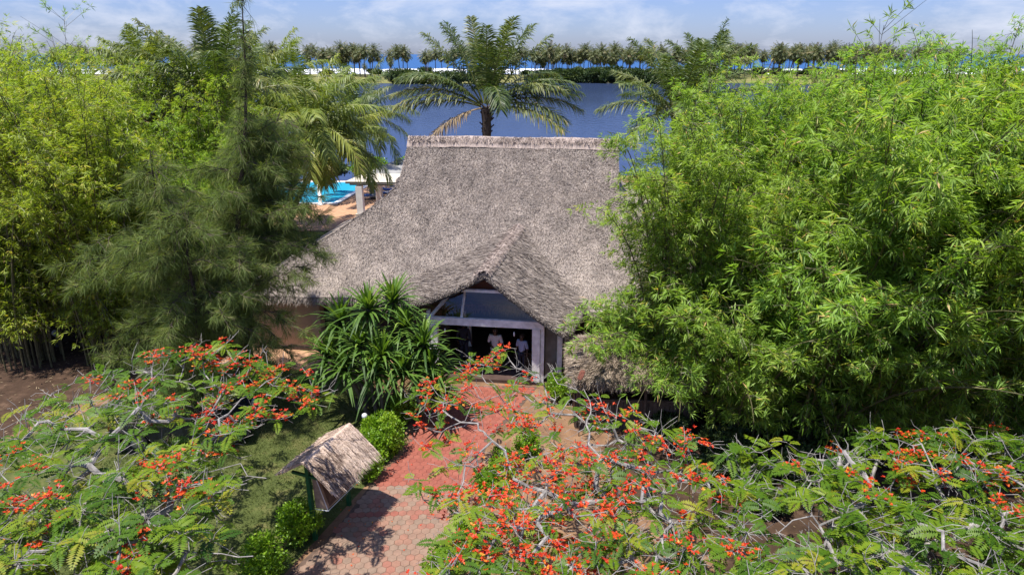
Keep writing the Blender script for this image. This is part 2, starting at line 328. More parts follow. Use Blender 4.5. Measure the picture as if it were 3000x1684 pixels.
def surf():
    g = Geo(); r = np.random.default_rng(3)
    for Y0, w, hgt in ((486, 20, .5), (520, 26, .9), (562, 26, 1.1), (604, 18, 1.3)):
        x = np.linspace(-800, 800, 420); j = noise2(x * .05, x * 0 + Y0, int(Y0)) * 9; wd = w * (1 + .35 * noise2(x * .11, x * 0, int(Y0) + 1))
        rows = []
        for k, f in ((0, -.96), (.25, hgt * .55), (.55, hgt), (1, -.96)):
            rows.append(np.stack((x, Y0 + j + wd * (k - .5), np.where(f > 0, -.95 + (f + .2) * np.clip(.6 + .5 * noise2(x * .2, x * 0 + k, 9), .05, 2), -.96)), -1))
        g.grid(np.array(rows))
    tag(g.build('surf', M['foam']), kind='structure')
surf()
def flat(name, pts, z, mat):
    return tag(poly(name, [(x, y, z) for x, y in pts], [list(range(len(pts)))], M[mat]), kind='structure')
flat('lawn', [(-14, 6), (-6.1, 11.5), (-5.6, 13), (-4.2, 17), (-3.6, 18.5), (-3.6, 21), (-7, 24.2), (-13, 24.5), (-17, 18), (-18, 9)], .004, 'lawn')
flat('back_lawn', [(-40, 39), (-9, 38), (5, 31), (40, 31), (60, 66), (4.2, 66), (4, 46.5), (-40, 46.5)], .004, 'lawn')
flat('painted_tree_shade', [(3.2, 15.6), (5.2, 14.5), (4.6, 11), (5.0, 4), (30, 4), (34, 30), (7, 30), (5.6, 22.4), (3.0, 18.8)], .004, 'painted_shade_earth')  # dark sheet, shade below the right trees painted as ground colour
flat('painted_bamboo_shade', [(-14.2, 24.8), (-12.0, 24.8), (-12, 38.5), (-40, 38.5), (-40, 5), (-18.6, 7), (-17.4, 18)], .004, 'painted_shade_earth')  # dark sheet, shade of the left bamboo painted as ground colour
def pool_deck():
    g = Geo(); 
    for b in ((-34, -18.6, 46.6, 66.6), (-18.6, -15.2, 46.6, 55.7)): g.quads([[(b[0], b[2], .03), (b[1], b[2], .03), (b[1], b[3], .03), (b[0], b[3], .03)]])
    g.quads([[(-15.2, 46.6, .03), (4, 46.6, .03), (4, 66.6, .03), (-13.6, 66.6, .03)], ])
    tag(g.build('pool_deck', M['deck_tile']), kind='structure')
pool_deck()
def path():
    r = np.random.default_rng(5); g = Geo(); f = .225; Rr = f / math.sqrt(3)
    left = [(11.0, -6.9), (13.07, -5.5), (14.6, -4.75), (17.1, -4.06), (18.4, -3.45), (20, -3.3), (22.9, -3.2)]
    right = [(11.0, -2.6), (13.07, -2.05), (15, -1.3), (17, -1.0), (19.1, -.8), (21.0, .2), (22.9, 1.0)]
    li = lambda y: np.interp(y, *zip(*left)); ri = lambda y: np.interp(y, *zip(*right))
    rot = R(4); ca, sa = math.cos(rot), math.sin(rot); an = [R(30 + 60 * k) for k in range(6)]
    Vt, Vs, rn = [], [], []
    for i in range(-60, 60):
        for j in range(-60, 90):
            x = (i + .5 * (j % 2)) * f; y = j * Rr * 1.5; X, Y = -3 + x * ca - y * sa, 15 + x * sa + y * ca
            if not (11.1 < Y < 22.8 and li(Y) + .05 < X < ri(Y) - .05): continue
            red = Y > 16.55 + .05 * r.normal()
            v = r.uniform(.86, 1) if red else (r.uniform(.1, .5) if r.random() < .72 else r.uniform(.5, .76))
            if 15.2 < Y < 15.5 and r.random() < .6: v = r.uniform(.75, .84)
            top = .022 + r.normal() * .0015
            h0 = [(X + math.cos(a + rot) * Rr * .93, Y + math.sin(a + rot) * Rr * .90, top) for a in an]
            h1 = [(X + math.cos(a + rot) * Rr * .985, Y + math.sin(a + rot) * Rr * .985, .012) for a in an]
            Vt += [[h0[0], h0[1], h0[2], h0[3]], [h0[0], h0[3], h0[4], h0[5]]]; rn += [v, v]
            for k in range(6): Vs.append([h0[k], h1[k], h1[(k + 1) % 6], h0[(k + 1) % 6]]); 
            Vt += Vs[-6:]; rn += [v] * 6
    g.quads(Vt, np.array(rn))
    ys = np.linspace(11, 22.9, 40)
    g.grid(np.stack((np.stack((li(ys), ys, 0 * ys + .008), -1), np.stack((ri(ys), ys, 0 * ys + .008), -1))), .1, 1)
    plain('paver_joint', (.11, .07, .05), .95, .3, 8)
    tag(g.build('path', [M['paver'], M['paver_joint']]), kind='structure')
path()
flat('terrace', [hp(-11, -1.5, 0)[:2], hp(-3.4, -1.4, 0)[:2], hp(-3.4, 2, 0)[:2], hp(-11, 2, 0)[:2]], .012, 'deck_tile')
def petals():
    r = np.random.default_rng(12); n = 170; g = Geo(); P = np.stack((r.uniform(-5, .5, n), r.uniform(12, 22, n), np.full(n, .03)), -1); a = r.uniform(0, 6.28, n)
    D = np.stack((np.cos(a), np.sin(a), r.uniform(0, .3, n)), -1); g.leaves(P, nrm(D), nrm(np.cross(D, ZUP + r.normal(size=(n, 3)) * .2)), .07, .04, r.random(n)); tag(g.build('fallen_petals', M['flame_flower']), kind='stuff')
    n = 9000; g = Geo(); x, y = r.uniform(-30, 22, n), r.uniform(10, 36, n); k = (x < -13) | (x > 1); x, y = x[k], y[k]; n = len(x); a = r.uniform(0, 6.28, n)
    D = np.stack((np.cos(a), np.sin(a), r.uniform(0, .25, n)), -1); g.leaves(np.stack((x, y, 0 * x + .012), -1), nrm(D), nrm(np.cross(D, ZUP + r.normal(size=(n, 3)) * .3)), r.uniform(.08, .22, n), .035, r.random(n)); tag(g.build('fallen_leaves', M['dead_leaf']), kind='stuff')
petals()
def grass():
    r = np.random.default_rng(8); g = Geo(); n = 60000
    x = r.uniform(-13, -3.4, n); y = r.uniform(9, 24, n)
    ed = np.interp(y, (9, 11.5, 13, 17.1, 18.4, 24), (-8, -7, -5.7, -4.25, -3.7, -3.6)); k = x < ed; x, y = x[k], y[k]; n = len(x)
    P = np.stack((x, y, 0 * x), -1); a = r.uniform(0, 6.28, n); D = nrm(np.stack((np.cos(a) * .7, np.sin(a) * .7, r.uniform(.4, 1, n)), -1))
    sd = nrm(np.cross(D, r.normal(size=(n, 3)))); c = np.clip(.5 + .3 * noise2(x, y, 2) + r.normal(size=n) * .15, 0, 1)
    g.leaves(P, D, sd, r.uniform(.06, .15, n), .014, c); tag(g.build('grass', M['grass_blade']), kind='stuff')
grass()

# ------------------------------------------------------------------ the thatched house
def cells(a, b):
    h = np.sin(np.floor(a + .8 * np.sin(b * .9)) * 127.1 + np.floor(b + .7 * np.sin(a * 1.3)) * 311.7) * 43758.5453
    return h - np.floor(h)
def surf_straw(g, P, D, r, L=(.22, .5), w=.016, lift=.05, base=.5, spread=.25):
    n = len(P); D = nrm(D + r.normal(size=(n, 3)) * spread); D = nrm(D + np.array((0, 0, lift)) )
    sd = nrm(np.cross(D, r.normal(size=(n, 3)))); c = np.clip(base + r.normal(size=n) * .22, 0, 1)
    g.leaves(P, D, sd, r.uniform(*L, n), w * r.uniform(.7, 1.6, n), c)
def house():
    root = empty('thatched_house', hp(.2, 3, 0), 0, 'big house under a grey thatched roof with a gabled entrance porch', 'house')
    ox, oy, _ = root.location
    def fin(o): o.location = (-ox, -oy, 0); return o
    def F(x, y, z): return hp(x, y, z)
    r = np.random.default_rng(11)
    tt = np.array([0, .06, .118, .253, .426, .581, .637, .694, .912, 1]); uu = np.array([-10.75, -10.2, -9.6, -8.45, -6.82, -5.46, -5.0, -4.7, -4.62, -4.58])
    uL = lambda t: np.interp(t, tt, uu); uR = lambda t: .4 - uL(t)
    zt = lambda t: 2.6 + 5.76 * t - .16 * np.sin(np.pi * t)
    g = Geo(); T = np.linspace(0, 1, 90); Wn = 150
    def front(t, w, back=False):
        u = uL(t) * (1 - w) + uR(t) * w; v = 6.12 * t
        z = zt(t) + .07 * noise2(u * .9, v * 1.3, 4) + .035 * noise2(u * 4, v * 3, 6)
        if back: v = 12.24 - v
        return np.stack((-1 + BC * u + BS * v, 24.83 - BS * u + BC * v, z), -1)
    TT, WW = np.meshgrid(T, np.linspace(0, 1, Wn), indexing='ij')
    g.grid(front(TT, WW), .42); g.grid(front(TT, WW, True)[:, ::-1], .42)
    for side in (0, 1):                            # hipped ends with their little gables
        a = front(T, 0 * T + side); b = front(T, 0 * T + side, True); k = np.linspace(0, 1, 40)[None, :, None]
        P = a[:, None] * (1 - k) + b[:, None] * k; g.grid(P if side == 0 else P[:, ::-1], .42)
    e = front(np.zeros(Wn), np.linspace(0, 1, Wn)); lo = e - np.array((0, 0, .26)); ins = front(np.full(Wn, .3), np.linspace(0, 1, Wn)) - np.array((0, 0, .3))
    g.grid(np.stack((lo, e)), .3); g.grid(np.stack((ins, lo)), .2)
    n = 150000; t = r.random(n) ** .9; w = r.random(n); P = front(t, w)
    D = np.array((-BS * 6.12, -BC * 6.12, -5.76)) / 8.4
    surf_straw(g, P + np.array((0, -.012, .012)), np.broadcast_to(D, (n, 3)), r, (.05, .13), .018, .10, .5 + .2 * (cells(t * 55, w * 150) - .5) + .16 * (cells(t * 23 + 9, w * 70) - .5) + .07 * np.sin(t * 88 + 2 * np.sin(w * 19)) + .10 * noise2(w * 16, t * 5, 77) + .2 * (noise2(w * 95, t * 110, 31) > .55) * -1, .35)
    n = 5000; w = r.random(n); P = front(np.zeros(n), w) - np.array((0, 0, 1)) * r.uniform(0, .24, n)[:, None]
    surf_straw(g, P, np.broadcast_to(D + np.array((0, 0, -.35)), (n, 3)), r, (.1, .3), .02, 0, .4)
    n = 5000; t = r.random(n) ** 1.4 * .75; P = front(t, 0 * t + .002); surf_straw(g, P, np.broadcast_to(np.array((-.55, -.25, -.6)), (n, 3)), r, (.1, .3), .02, .1, .45)
    fin(g.build('thatched_roof', M['house_thatch'], root, True))
    g = Geo(); k = np.linspace(uL(1.) - .05, uR(1.) + .05, 120)
    rows = []
    for dv, dz in ((-.42, -.36), (-.2, -.04), (0, .09), (.2, -.04), (.42, -.36)):
        zz = 8.36 + dz + .035 * noise2(k * 3, k * 0 + dv, 7); rows.append(np.stack((-1 + BC * k + BS * (6.12 + dv), 24.83 - BS * k + BC * (6.12 + dv), zz), -1))
    g.grid(np.array(rows), .5); n = 5000; u = r.uniform(uL(1.), uR(1.), n); dv = r.uniform(-.25, .1, n)
    P = np.stack((-1 + BC * u + BS * (6.12 + dv), 24.83 - BS * u + BC * (6.12 + dv), 8.46 - np.abs(dv) * .8), -1)
    surf_straw(g, P, np.broadcast_to(np.array((0, -.7, -.5)), (n, 3)), r, (.15, .3), .02, .1, .6, .3)
    fin(g.build('ridge_cap', M['ridge_thatch'], root, True))
    # porch gable roof
    g = Geo(); A0, A1 = (.25, -1.92, 4.58), (.95, 2.75, 5.16)
    wings = {1: [(0, 0), (.34, -.2), (.68, -.455), (1, -.71), (1.03, -.76)], -1: [(0, 0), (.3, -.17), (.62, -.31), (1, -.42), (1.04, -.46)]}
    outs = {1: (3.2, -2.1, 2.5, 3.9, .55, 2.75), -1: (-3.55, -1.75, 2.95, -4.5, .5, 2.85)}
    spts = {}
    for sg in (1, -1):
        o = outs[sg]; kk = np.linspace(0, 1, 40); ss = np.linspace(0, 1, 30)
        K, Sx = np.meshgrid(kk, ss, indexing='ij')
        f0 = np.array(A0) ; f1 = np.array(A1)
        top = f0 + (f1 - f0) * Sx[..., None]; bot = np.array(o[:3]) + (np.array(o[3:]) - np.array(o[:3])) * Sx[..., None]
        P = top + (bot - top) * K[..., None]; P[..., 2] -= .22 * np.sin(np.pi * K) * (1 if sg < 0 else .5) - .05 * noise2(P[..., 0] * 1.5, P[..., 1] * 2, 12)
        P[..., 1] += .05 * noise2(P[..., 0] * 2.2, P[..., 0] * 0, 21) * (1 - Sx)
        Wp = np.stack((-1 + BC * P[..., 0] + BS * P[..., 1], 24.83 - BS * P[..., 0] + BC * P[..., 1], P[..., 2]), -1)
        g.grid(Wp if sg > 0 else Wp[::-1], .4); lo = Wp[:, 0] - np.array((0, 0, .17)); g.grid(np.stack((Wp[:, 0], lo)), .45)
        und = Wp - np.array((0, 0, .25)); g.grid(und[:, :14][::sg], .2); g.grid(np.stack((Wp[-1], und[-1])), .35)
        n = 17000; ki, si = r.random(n), r.random(n); i0, j0 = (ki * 38.99).astype(int), (si * 28.99).astype(int); a, b = (ki * 38.99 - i0)[:, None], (si * 28.99 - j0)[:, None]
        Q = Wp[i0, j0] * (1 - a) * (1 - b) + Wp[i0 + 1, j0] * a * (1 - b) + Wp[i0, j0 + 1] * (1 - a) * b + Wp[i0 + 1, j0 + 1] * a * b
        D = nrm(Wp[i0 + 1, j0] - Wp[i0, j0]); surf_straw(g, Q + np.array((0, 0, .012)), D, r, (.18, .4), .016, .1, .42, .2)
        n = 2500; i0 = r.integers(0, 39, n); q = r.random(n)[:, None]; Q = Wp[i0, 0] * (1 - q) + Wp[i0 + 1, 0] * q - np.array((0, 0, 1)) * r.uniform(0, .15, n)[:, None]
        surf_straw(g, Q, np.broadcast_to(np.array((-.1, -.8, -.35)), (n, 3)), r, (.05, .12), .016, 0, .5, .4)
        n = 1500; j0 = r.integers(0, 29, n); q = r.random(n)[:, None]; Q = Wp[-1, j0] * (1 - q) + Wp[-1, j0 + 1] * q - np.array((0, 0, 1)) * r.uniform(0, .2, n)[:, None]
        surf_straw(g, Q, np.broadcast_to(np.array((.6 * sg, 0, -.8)), (n, 3)), r, (.08, .25), .018, 0, .4, .3)
    fin(g.build('porch_roof', M['house_thatch'], root, True))
    g = Geo(); k = np.linspace(-.02, 1, 60); ax = np.array(A0) + (np.array(A1) - np.array(A0)) * k[:, None]; rows = []
    for du, dz in ((-.3, -.12), (-.14, .03), (0, .08), (.14, .02), (.26, -.14)):
        q = ax + np.array((du, 0, dz)); q[:, 2] += .03 * noise2(q[:, 1] * 5, q[:, 0], 31); rows.append(np.stack((-1 + BC * q[:, 0] + BS * q[:, 1], 24.83 - BS * q[:, 0] + BC * q[:, 1], q[:, 2]), -1))
    g.grid(np.array(rows), .35); n = 2600; kk = r.random(n); ii = r.integers(0, 59, n); Q = np.array(rows)[r.integers(0, 4, n), ii]
    surf_straw(g, Q + np.array((0, 0, .01)), np.stack((r.choice((-.8, .8), n), r.normal(size=n) * .2, 0 * kk - .35), -1), r, (.1, .22), .018, .1, .5, .3)
    fin(g.build('porch_ridge_cap', M['ridge_thatch'], root, True))
    # porch timbers
    def hb(name, c, d, mat):
        g = Geo(); g.box(c, d, f=F); o = fin(g.build(name, M[mat], root))
        b = o.modifiers.new('bevel', 'BEVEL'); b.width = .012; b.segments = 2; return o
    hb('beam', (.18, -1.5, 2.47), (4.45, .2, .28), 'white_wood'); hb('tie_beam', (.2, -1.5, 3.72), (2.35, .14, .1), 'white_wood')
    hb('post', (2.13, -1.5, 1.24), (.3, .24, 2.18), 'white_wood'); hb('post', (-1.78, -1.5, 1.24), (.26, .24, 2.18), 'white_wood')
    hb('post', (2.36, -1.46, 1.55), (.14, .22, 2.8), 'white_wood'); hb('post', (3.0, -1.25, 1.25), (.2, .18, 2.3), 'white_wood')
    hb('post', (-2.0, -1.46, 1.5), (.12, .2, 2.7), 'white_wood')
    fin(poly('window_pane', [hp(*p) for p in ((-1.86, -1.47, 2.62), (2.22, -1.47, 2.62), (1.18, -1.12, 3.66), (-.98, -1.12, 3.66))], [[0, 1, 2, 3]], M['window_glass'], root))
    hb('side_window', (2.68, -1.36, 1.35), (.44, .02, 2.2), 'sheet_grey')
    for a_, b_, w_ in (((-1.9, 2.62), (-.98, 3.70), .07), ((2.26, 2.62), (1.2, 3.70), .07), ((-.72, 2.62), (-.62, 3.7), .05)):
        g = Geo(); f_ = lambda p: hp(p[0], -1.50 + .35 * (p[1] - 2.62) / 1.05, p[1]); g.segs([f_(a_)], [f_(b_)], w_, w_, 4); fin(g.build('window_frame', M['white_wood'], root))
    fin(poly('gable_infill', [hp(*p) for p in ((-2.3, -1.05, 3.1), (2.0, -1.05, 3.1), (1.2, -1.05, 3.95), (.25, -1.05, 4.5), (-.9, -1.05, 3.95))], [[0, 1, 2, 3, 4]], M['red_wood'], root))
    # walls
    def wall(name, segs, mat):
        g = Geo()
        for c, d in segs: g.box(c, d, f=F)
        return fin(g.build(name, M[mat], root))
    for q in (((-5.0, 2.0, 2.35), (6.0, .2, 2.1)), ((6.1, 2.0, 2.35), (7.4, .2, 2.1)), ((-9.0, 5.1, 1.5), (.2, 6, 3)), ((9.9, 5, 1.5), (.2, 6, 3))): wall('wall', [q], 'painted_shade_plaster')  # walls in darkened plaster, shade under the eaves painted in
    for q in (((-5.0, 1.995, .65), (6.0, .2, 1.28)), ((6.1, 1.995, .65), (7.4, .2, 1.28))): wall('dado', [q], 'dado')
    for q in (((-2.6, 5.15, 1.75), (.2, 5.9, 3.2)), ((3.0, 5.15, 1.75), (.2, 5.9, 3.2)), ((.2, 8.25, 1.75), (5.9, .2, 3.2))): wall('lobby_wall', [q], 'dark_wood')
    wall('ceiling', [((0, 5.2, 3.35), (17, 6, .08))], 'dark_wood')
    hb('veranda_post', (-7.35, .45, 1.35), (.42, .42, 2.7), 'plaster'); hb('side_wall', (-8.9, .5, 1.06), (2.6, .2, 2.1), 'plaster')
    hb('floor', (.2, 3.2, .07), (6.2, 9.6, .14), 'dark_floor'); hb('floor_slab', (-6.3, 1.1, .06), (6.6, 1.6, .1), 'dark_floor')
    hb('door_frame', (-1.0, 1.4, 1.25), (.16, .16, 2.2), 'white_wood'); hb('door_panel', (-1.2, 1.45, 2.1), (.3, .05, .7), 'red_wood')
    g = Geo()
    for k in range(5): g.box((1.93 - .09 * k * .6, -1.66, .75), (.015, .015, 1.25), f=F)
    for z in (.2, 1.05, 1.36): g.box((1.82, -1.66, z), (.26, .018, .018), f=F)
    fin(g.build('iron_gate', M['iron'], root))
house()
def lamp_pendant(u, label):
    x, y, z = hp(u, -1.62, 2.3); t = empty('pendant_lamp', (x, y, z - .3), 0, label, 'lamp', 'bulbs hanging from the porch beam')
    g = Geo(); g.tube([(0, 0, .3), (0, 0, .17)], .006, 5); g.build('cord', M['iron'], t)
    g = Geo(); lathe(g, [(.012, .19), (.025, .17), (.032, .1), (.028, .03), (.005, .0)]); g.build('bulb', M['globe_glass'], t, True)
lamp_pendant(-1.35, 'small white bulb hanging at the left end of the porch beam, beside the pandanus')
lamp_pendant(1.3, 'small white bulb hanging from the porch beam near the thick white right post')

# ------------------------------------------------------------------ people in the doorway
def skin(name, pts, edges, radii, mat, parent, rootv=0, sub=2):
    me = bpy.data.meshes.new(name); me.from_pydata(pts, edges, []); o = bpy.data.objects.new(name, me); C.objects.link(o)
    m = o.modifiers.new('skin', 'SKIN'); s = o.modifiers.new('sub', 'SUBSURF'); s.levels = sub; s.render_levels = sub
    for v, rr in zip(me.skin_vertices[0].data, radii): v.radius = rr if isinstance(rr, tuple) else (rr, rr)
    me.skin_vertices[0].data[rootv].use_root = True
    bpy.context.view_layer.update()
    ev = o.evaluated_get(bpy.context.evaluated_depsgraph_get()); nm = bpy.data.meshes.new_from_object(ev)
    bpy.data.objects.remove(o); bpy.data.meshes.remove(me)
    nm.polygons.foreach_set('use_smooth', [True] * len(nm.polygons)); nm.name = name
    return link(name, nm, parent, [mat])
def person(loc, rz, label, top, bottom, turn=0, arms='fold', long_sleeve=False):
    t = empty('person', loc, rz, label, 'person')
    el = (-.27, .02, 1.10), (.27, .02, 1.10)
    if arms == 'fold': wr = ((-.10, -.22, 1.08), (.12, -.22, 1.02))
    else: wr = ((-.29, -.06, .86), (.29, -.06, .86))
    P = [(0, 0, .95), (0, .01, 1.15), (0, .01, 1.36), (0, 0, 1.47), (0, -.015, 1.55), (0, -.03, 1.63), (0, -.02, 1.72),
         (-.19, .01, 1.40), el[0], wr[0], (.19, .01, 1.40), el[1], wr[1],
         (-.10, 0, .88), (-.11, -.01, .48), (-.11, .02, .08), (-.11, -.13, .03), (.10, 0, .88), (.12, -.02, .48), (.12, .02, .08), (.12, -.13, .03)]
    E_ = [(0, 1), (1, 2), (2, 3), (3, 4), (4, 5), (5, 6), (2, 7), (7, 8), (8, 9), (2, 10), (10, 11), (11, 12), (0, 13), (13, 14), (14, 15), (15, 16), (0, 17), (17, 18), (18, 19), (19, 20)]
    Rd = [(.15, .11), (.13, .10), (.15, .10), .055, .075, .092, .062, .065, .046, .032, .065, .046, .032, .085, .058, .042, .04, .085, .058, .042, .04]
    for i, w in ((9, wr[0]), (12, wr[1])):                      # palms and five fingers each
        d = np.array(P[i]) - np.array(P[i - 1]); d /= np.linalg.norm(d); sd = np.cross(d, (0, 0, 1.)); sd = sd / (np.linalg.norm(sd) + 1e-6)
        up = np.cross(sd, d); b = len(P); P.append(tuple(np.array(w) + d * .07)); E_.append((i, b)); Rd.append((.034, .02))
        for q, (o_, ln) in enumerate(((-.03, .07), (-.01, .085), (.01, .08), (.03, .062))):
            P.append(tuple(np.array(w) + d * (.09 + ln * .55) + sd * o_ - up * .01)); P.append(tuple(np.array(w) + d * (.09 + ln) + sd * o_ - up * .03)); E_ += [(b, len(P) - 2), (len(P) - 2, len(P) - 1)]; Rd += [.009, .008]
        P.append(tuple(np.array(w) + d * .07 + sd * .05 - up * .01)); E_.append((i, len(P) - 1)); Rd.append(.011)
    skin('body', P, E_, Rd, M['skin'], t)
    g = Geo(); th = np.linspace(0, 1.75, 9)[:, None]; ph = np.linspace(0, 2 * math.pi, 22)[None]
    g.grid(np.stack((.098 * np.sin(th) * np.cos(ph), .112 * np.sin(th) * np.sin(ph) - .005 + .03 * (th > 1.3), 1.685 + .098 * np.cos(th) + 0 * ph), -1)); g.build('hair', M['hair'], t, True)
    g = Geo(); ball(g, (0, -.112, 1.63), .016, 6); 
    for s_ in (-1, 1): ball(g, (.094 * s_, -.01, 1.63), .022, 6); 
    g.build('face_features', M['skin'], t, True)
    g = Geo()
    for s_ in (-1, 1): ball(g, (.034 * s_, -.093, 1.655), .011, 6)
    g.build('eyes', M['white_cloth'], t, True)
    hand = .45 if not long_sleeve else .95
    sl = [tuple(np.array(e) + (np.array(w) - np.array(e)) * (0 if not long_sleeve else .9)) for e, w in zip(el, wr)]
    Q = [(0, 0, .86), (0, .01, 1.15), (0, .01, 1.37), (0, .01, 1.44), (-.19, .01, 1.405), el[0], (.19, .01, 1.405), el[1], sl[0], sl[1]]
    Ed = [(0, 1), (1, 2), (2, 3), (2, 4), (4, 5), (2, 6), (6, 7)]; Rq = [(.175, .135), (.155, .125), (.175, .125), .075, .088, .066, .088, .066, .05, .05]
    if long_sleeve: Ed += [(5, 8), (7, 9)]
    else: Q = Q[:8]; Rq = Rq[:8]
    skin('shirt', Q, Ed, Rq, M[top], t)
    skin('trousers', [(0, 0, .93), (-.10, 0, .86), (-.11, -.01, .48), (-.11, .02, .1), (.10, 0, .86), (.12, -.02, .48), (.12, .02, .1)], [(0, 1), (1, 2), (2, 3), (0, 4), (4, 5), (5, 6)],
         [(.16, .125), .105, .078, .065, .105, .078, .065], M[bottom], t)
    return t
x, y, _ = hp(.42, -.62, 0); person((x, y, .142), R(-12), 'person in a white shirt standing in the middle of the porch', 'white_cloth', 'khaki_cloth')
x, y, _ = hp(1.5, -.75, 0); p_ = person((x, y, .142), R(-35), 'person in a pale blue shirt beside the right porch post', 'pale_blue_cloth', 'navy_cloth', arms='down'); p_.scale = (.92, .92, .92)
x, y, _ = hp(-.95, -.1, 0); person((x, y, .142), R(160), 'person in dark navy clothes in the shade at the left of the porch', 'navy_cloth', 'navy_cloth', arms='down', long_sleeve=True)

# ------------------------------------------------------------------ notice kiosk beside the path
def kiosk():
    A = np.array((-5.15, 14.2, 2.5)); d = np.array((.366, .93, 0)); L = 1.86; pr = np.array((.93, -.366, 0)); rz = math.atan2(d[1], d[0])
    root = empty('notice_kiosk', (*(A + d * L / 2)[:2], 0), rz, 'roofed notice board with green posts and a weathered straw gable roof beside the path', 'notice board')
    # local frame: x along the ridge, y to the left of it
    r = np.random.default_rng(2); g = Geo()
    prof = [(.80, 1.78), (.55, 2.04), (.28, 2.29), (0, 2.5), (-.25, 2.35), (-.5, 2.19), (-.74, 2.05)]   # y negative: towards the path; mirrored below
    ys = np.array([-p[0] for p in prof]); zs = np.array([p[1] for p in prof]); yy = np.linspace(ys[0], ys[-1], 40); zz = np.interp(yy, ys, zs); xx = np.linspace(-L / 2 - .08, L / 2 + .08, 60)
    X, Y = np.meshgrid(xx, yy); Z = np.broadcast_to(zz[:, None], X.shape) + .018 * noise2(X * 9, Y * 2, 3) + .012 * noise2(X * 25, Y * 2, 5)
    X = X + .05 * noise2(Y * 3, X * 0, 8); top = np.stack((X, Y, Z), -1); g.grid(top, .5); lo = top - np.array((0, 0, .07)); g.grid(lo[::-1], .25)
    for a, b in ((top[0], lo[0]), (lo[-1], top[-1]), (lo[:, 0], top[:, 0]), (top[:, -1], lo[:, -1])): g.grid(np.stack((a, b)), .35)
    n = 9000; i, j = r.integers(0, 39, n), r.integers(0, 59, n); k1, k2 = r.random(n)[:, None], r.random(n)[:, None]
    Q = top[i, j] + (top[i + 1, j] - top[i, j]) * k1 + (top[i, j + 1] - top[i, j]) * k2
    sg = np.where(Q[:, 1] < 0, -1, 1)[:, None]; sl = nrm(np.stack((0 * k1[:, 0], sg[:, 0] * .74, 0 * k1[:, 0] - .68), -1))
    stripe = np.clip(.68 - .5 * (np.sin(Q[:, 0] * 34 + 2 * np.sin(Q[:, 0] * 7)) > .6) * (r.random(n) < .55) + r.normal(size=n) * .13, 0, 1)
    dark = noise2(Q[:, 0] * 1.6 + 3, Q[:, 1] * 2.5, 17) > .55; stripe = np.where(dark & (r.random(n) < .7), stripe * .2, stripe)
    D = nrm(sl + r.normal(size=(n, 3)) * .05 + np.array((0, 0, .03))); g.leaves(Q + np.array((0, 0, .008)), D, nrm(np.cross(D, r.normal(size=(n, 3)))), r.uniform(.12, .34, n), .016, stripe)
    n = 900; j = r.integers(0, 59, n); Q = top[-1, j] - np.array((0, 0, .03)); D = nrm(np.array((0, .75, -.5)) + r.normal(size=(n, 3)) * .15); g.leaves(Q, D, nrm(np.cross(D, r.normal(size=(n, 3)))), r.uniform(.06, .2, n), .014, .5 + .2 * r.normal(size=n))
    g.build('straw_roof', M['kiosk_thatch'], root)
    for x in (-L / 2 + .14, L / 2 - .2):
        g = Geo(); g.box((x, .06, 1.17), (.1, .1, 2.34)); g.build('post', M['green_paint'], root)
    for x in (-L / 2 + .14, L / 2 - .2):
        g = Geo(); g.box((x, 0, 1.95), (.06, 1.1, .07)); g.build('rafter', M['green_paint'], root)
    V = []; x0, x1 = -L / 2 + .2, L / 2 - .26      # sloping cabinet: back near the posts, foot kicked out to the path
    for x in (x0, x1): V += [(x, 0, 1.9), (x, -.14, 1.9), (x, -.40, 1.02), (x, -.02, .96)]
    poly('cabinet', V, [[0, 1, 2, 3], [7, 6, 5, 4], [0, 3, 7, 4], [3, 2, 6, 7], [0, 4, 5, 1], [1, 5, 6, 2]], M['board_wood'], root)
    g = Geo()
    for a, b in (((x0 - .02, -.15, 1.88), (x0 - .02, -.42, 1.0)), ((x0 - .02, -.42, 1.0), (x1 + .02, -.42, 1.0)), ((x1 + .02, -.42, 1.0), (x1 + .02, -.15, 1.88)), ((x0 - .02, -.02, .94), (x0 - .02, -.42, 1.0))): g.segs([a], [b], .014, .014, 4)
    g.build('white_trim', M['white_paint'], root)
    poly('display_panel', [(x0 + .08, -.165, 1.82), (x1 - .08, -.165, 1.82), (x1 - .08, -.395, 1.06), (x0 + .08, -.395, 1.06)], [[0, 1, 2, 3]], M['dark_wood'], root)
kiosk()

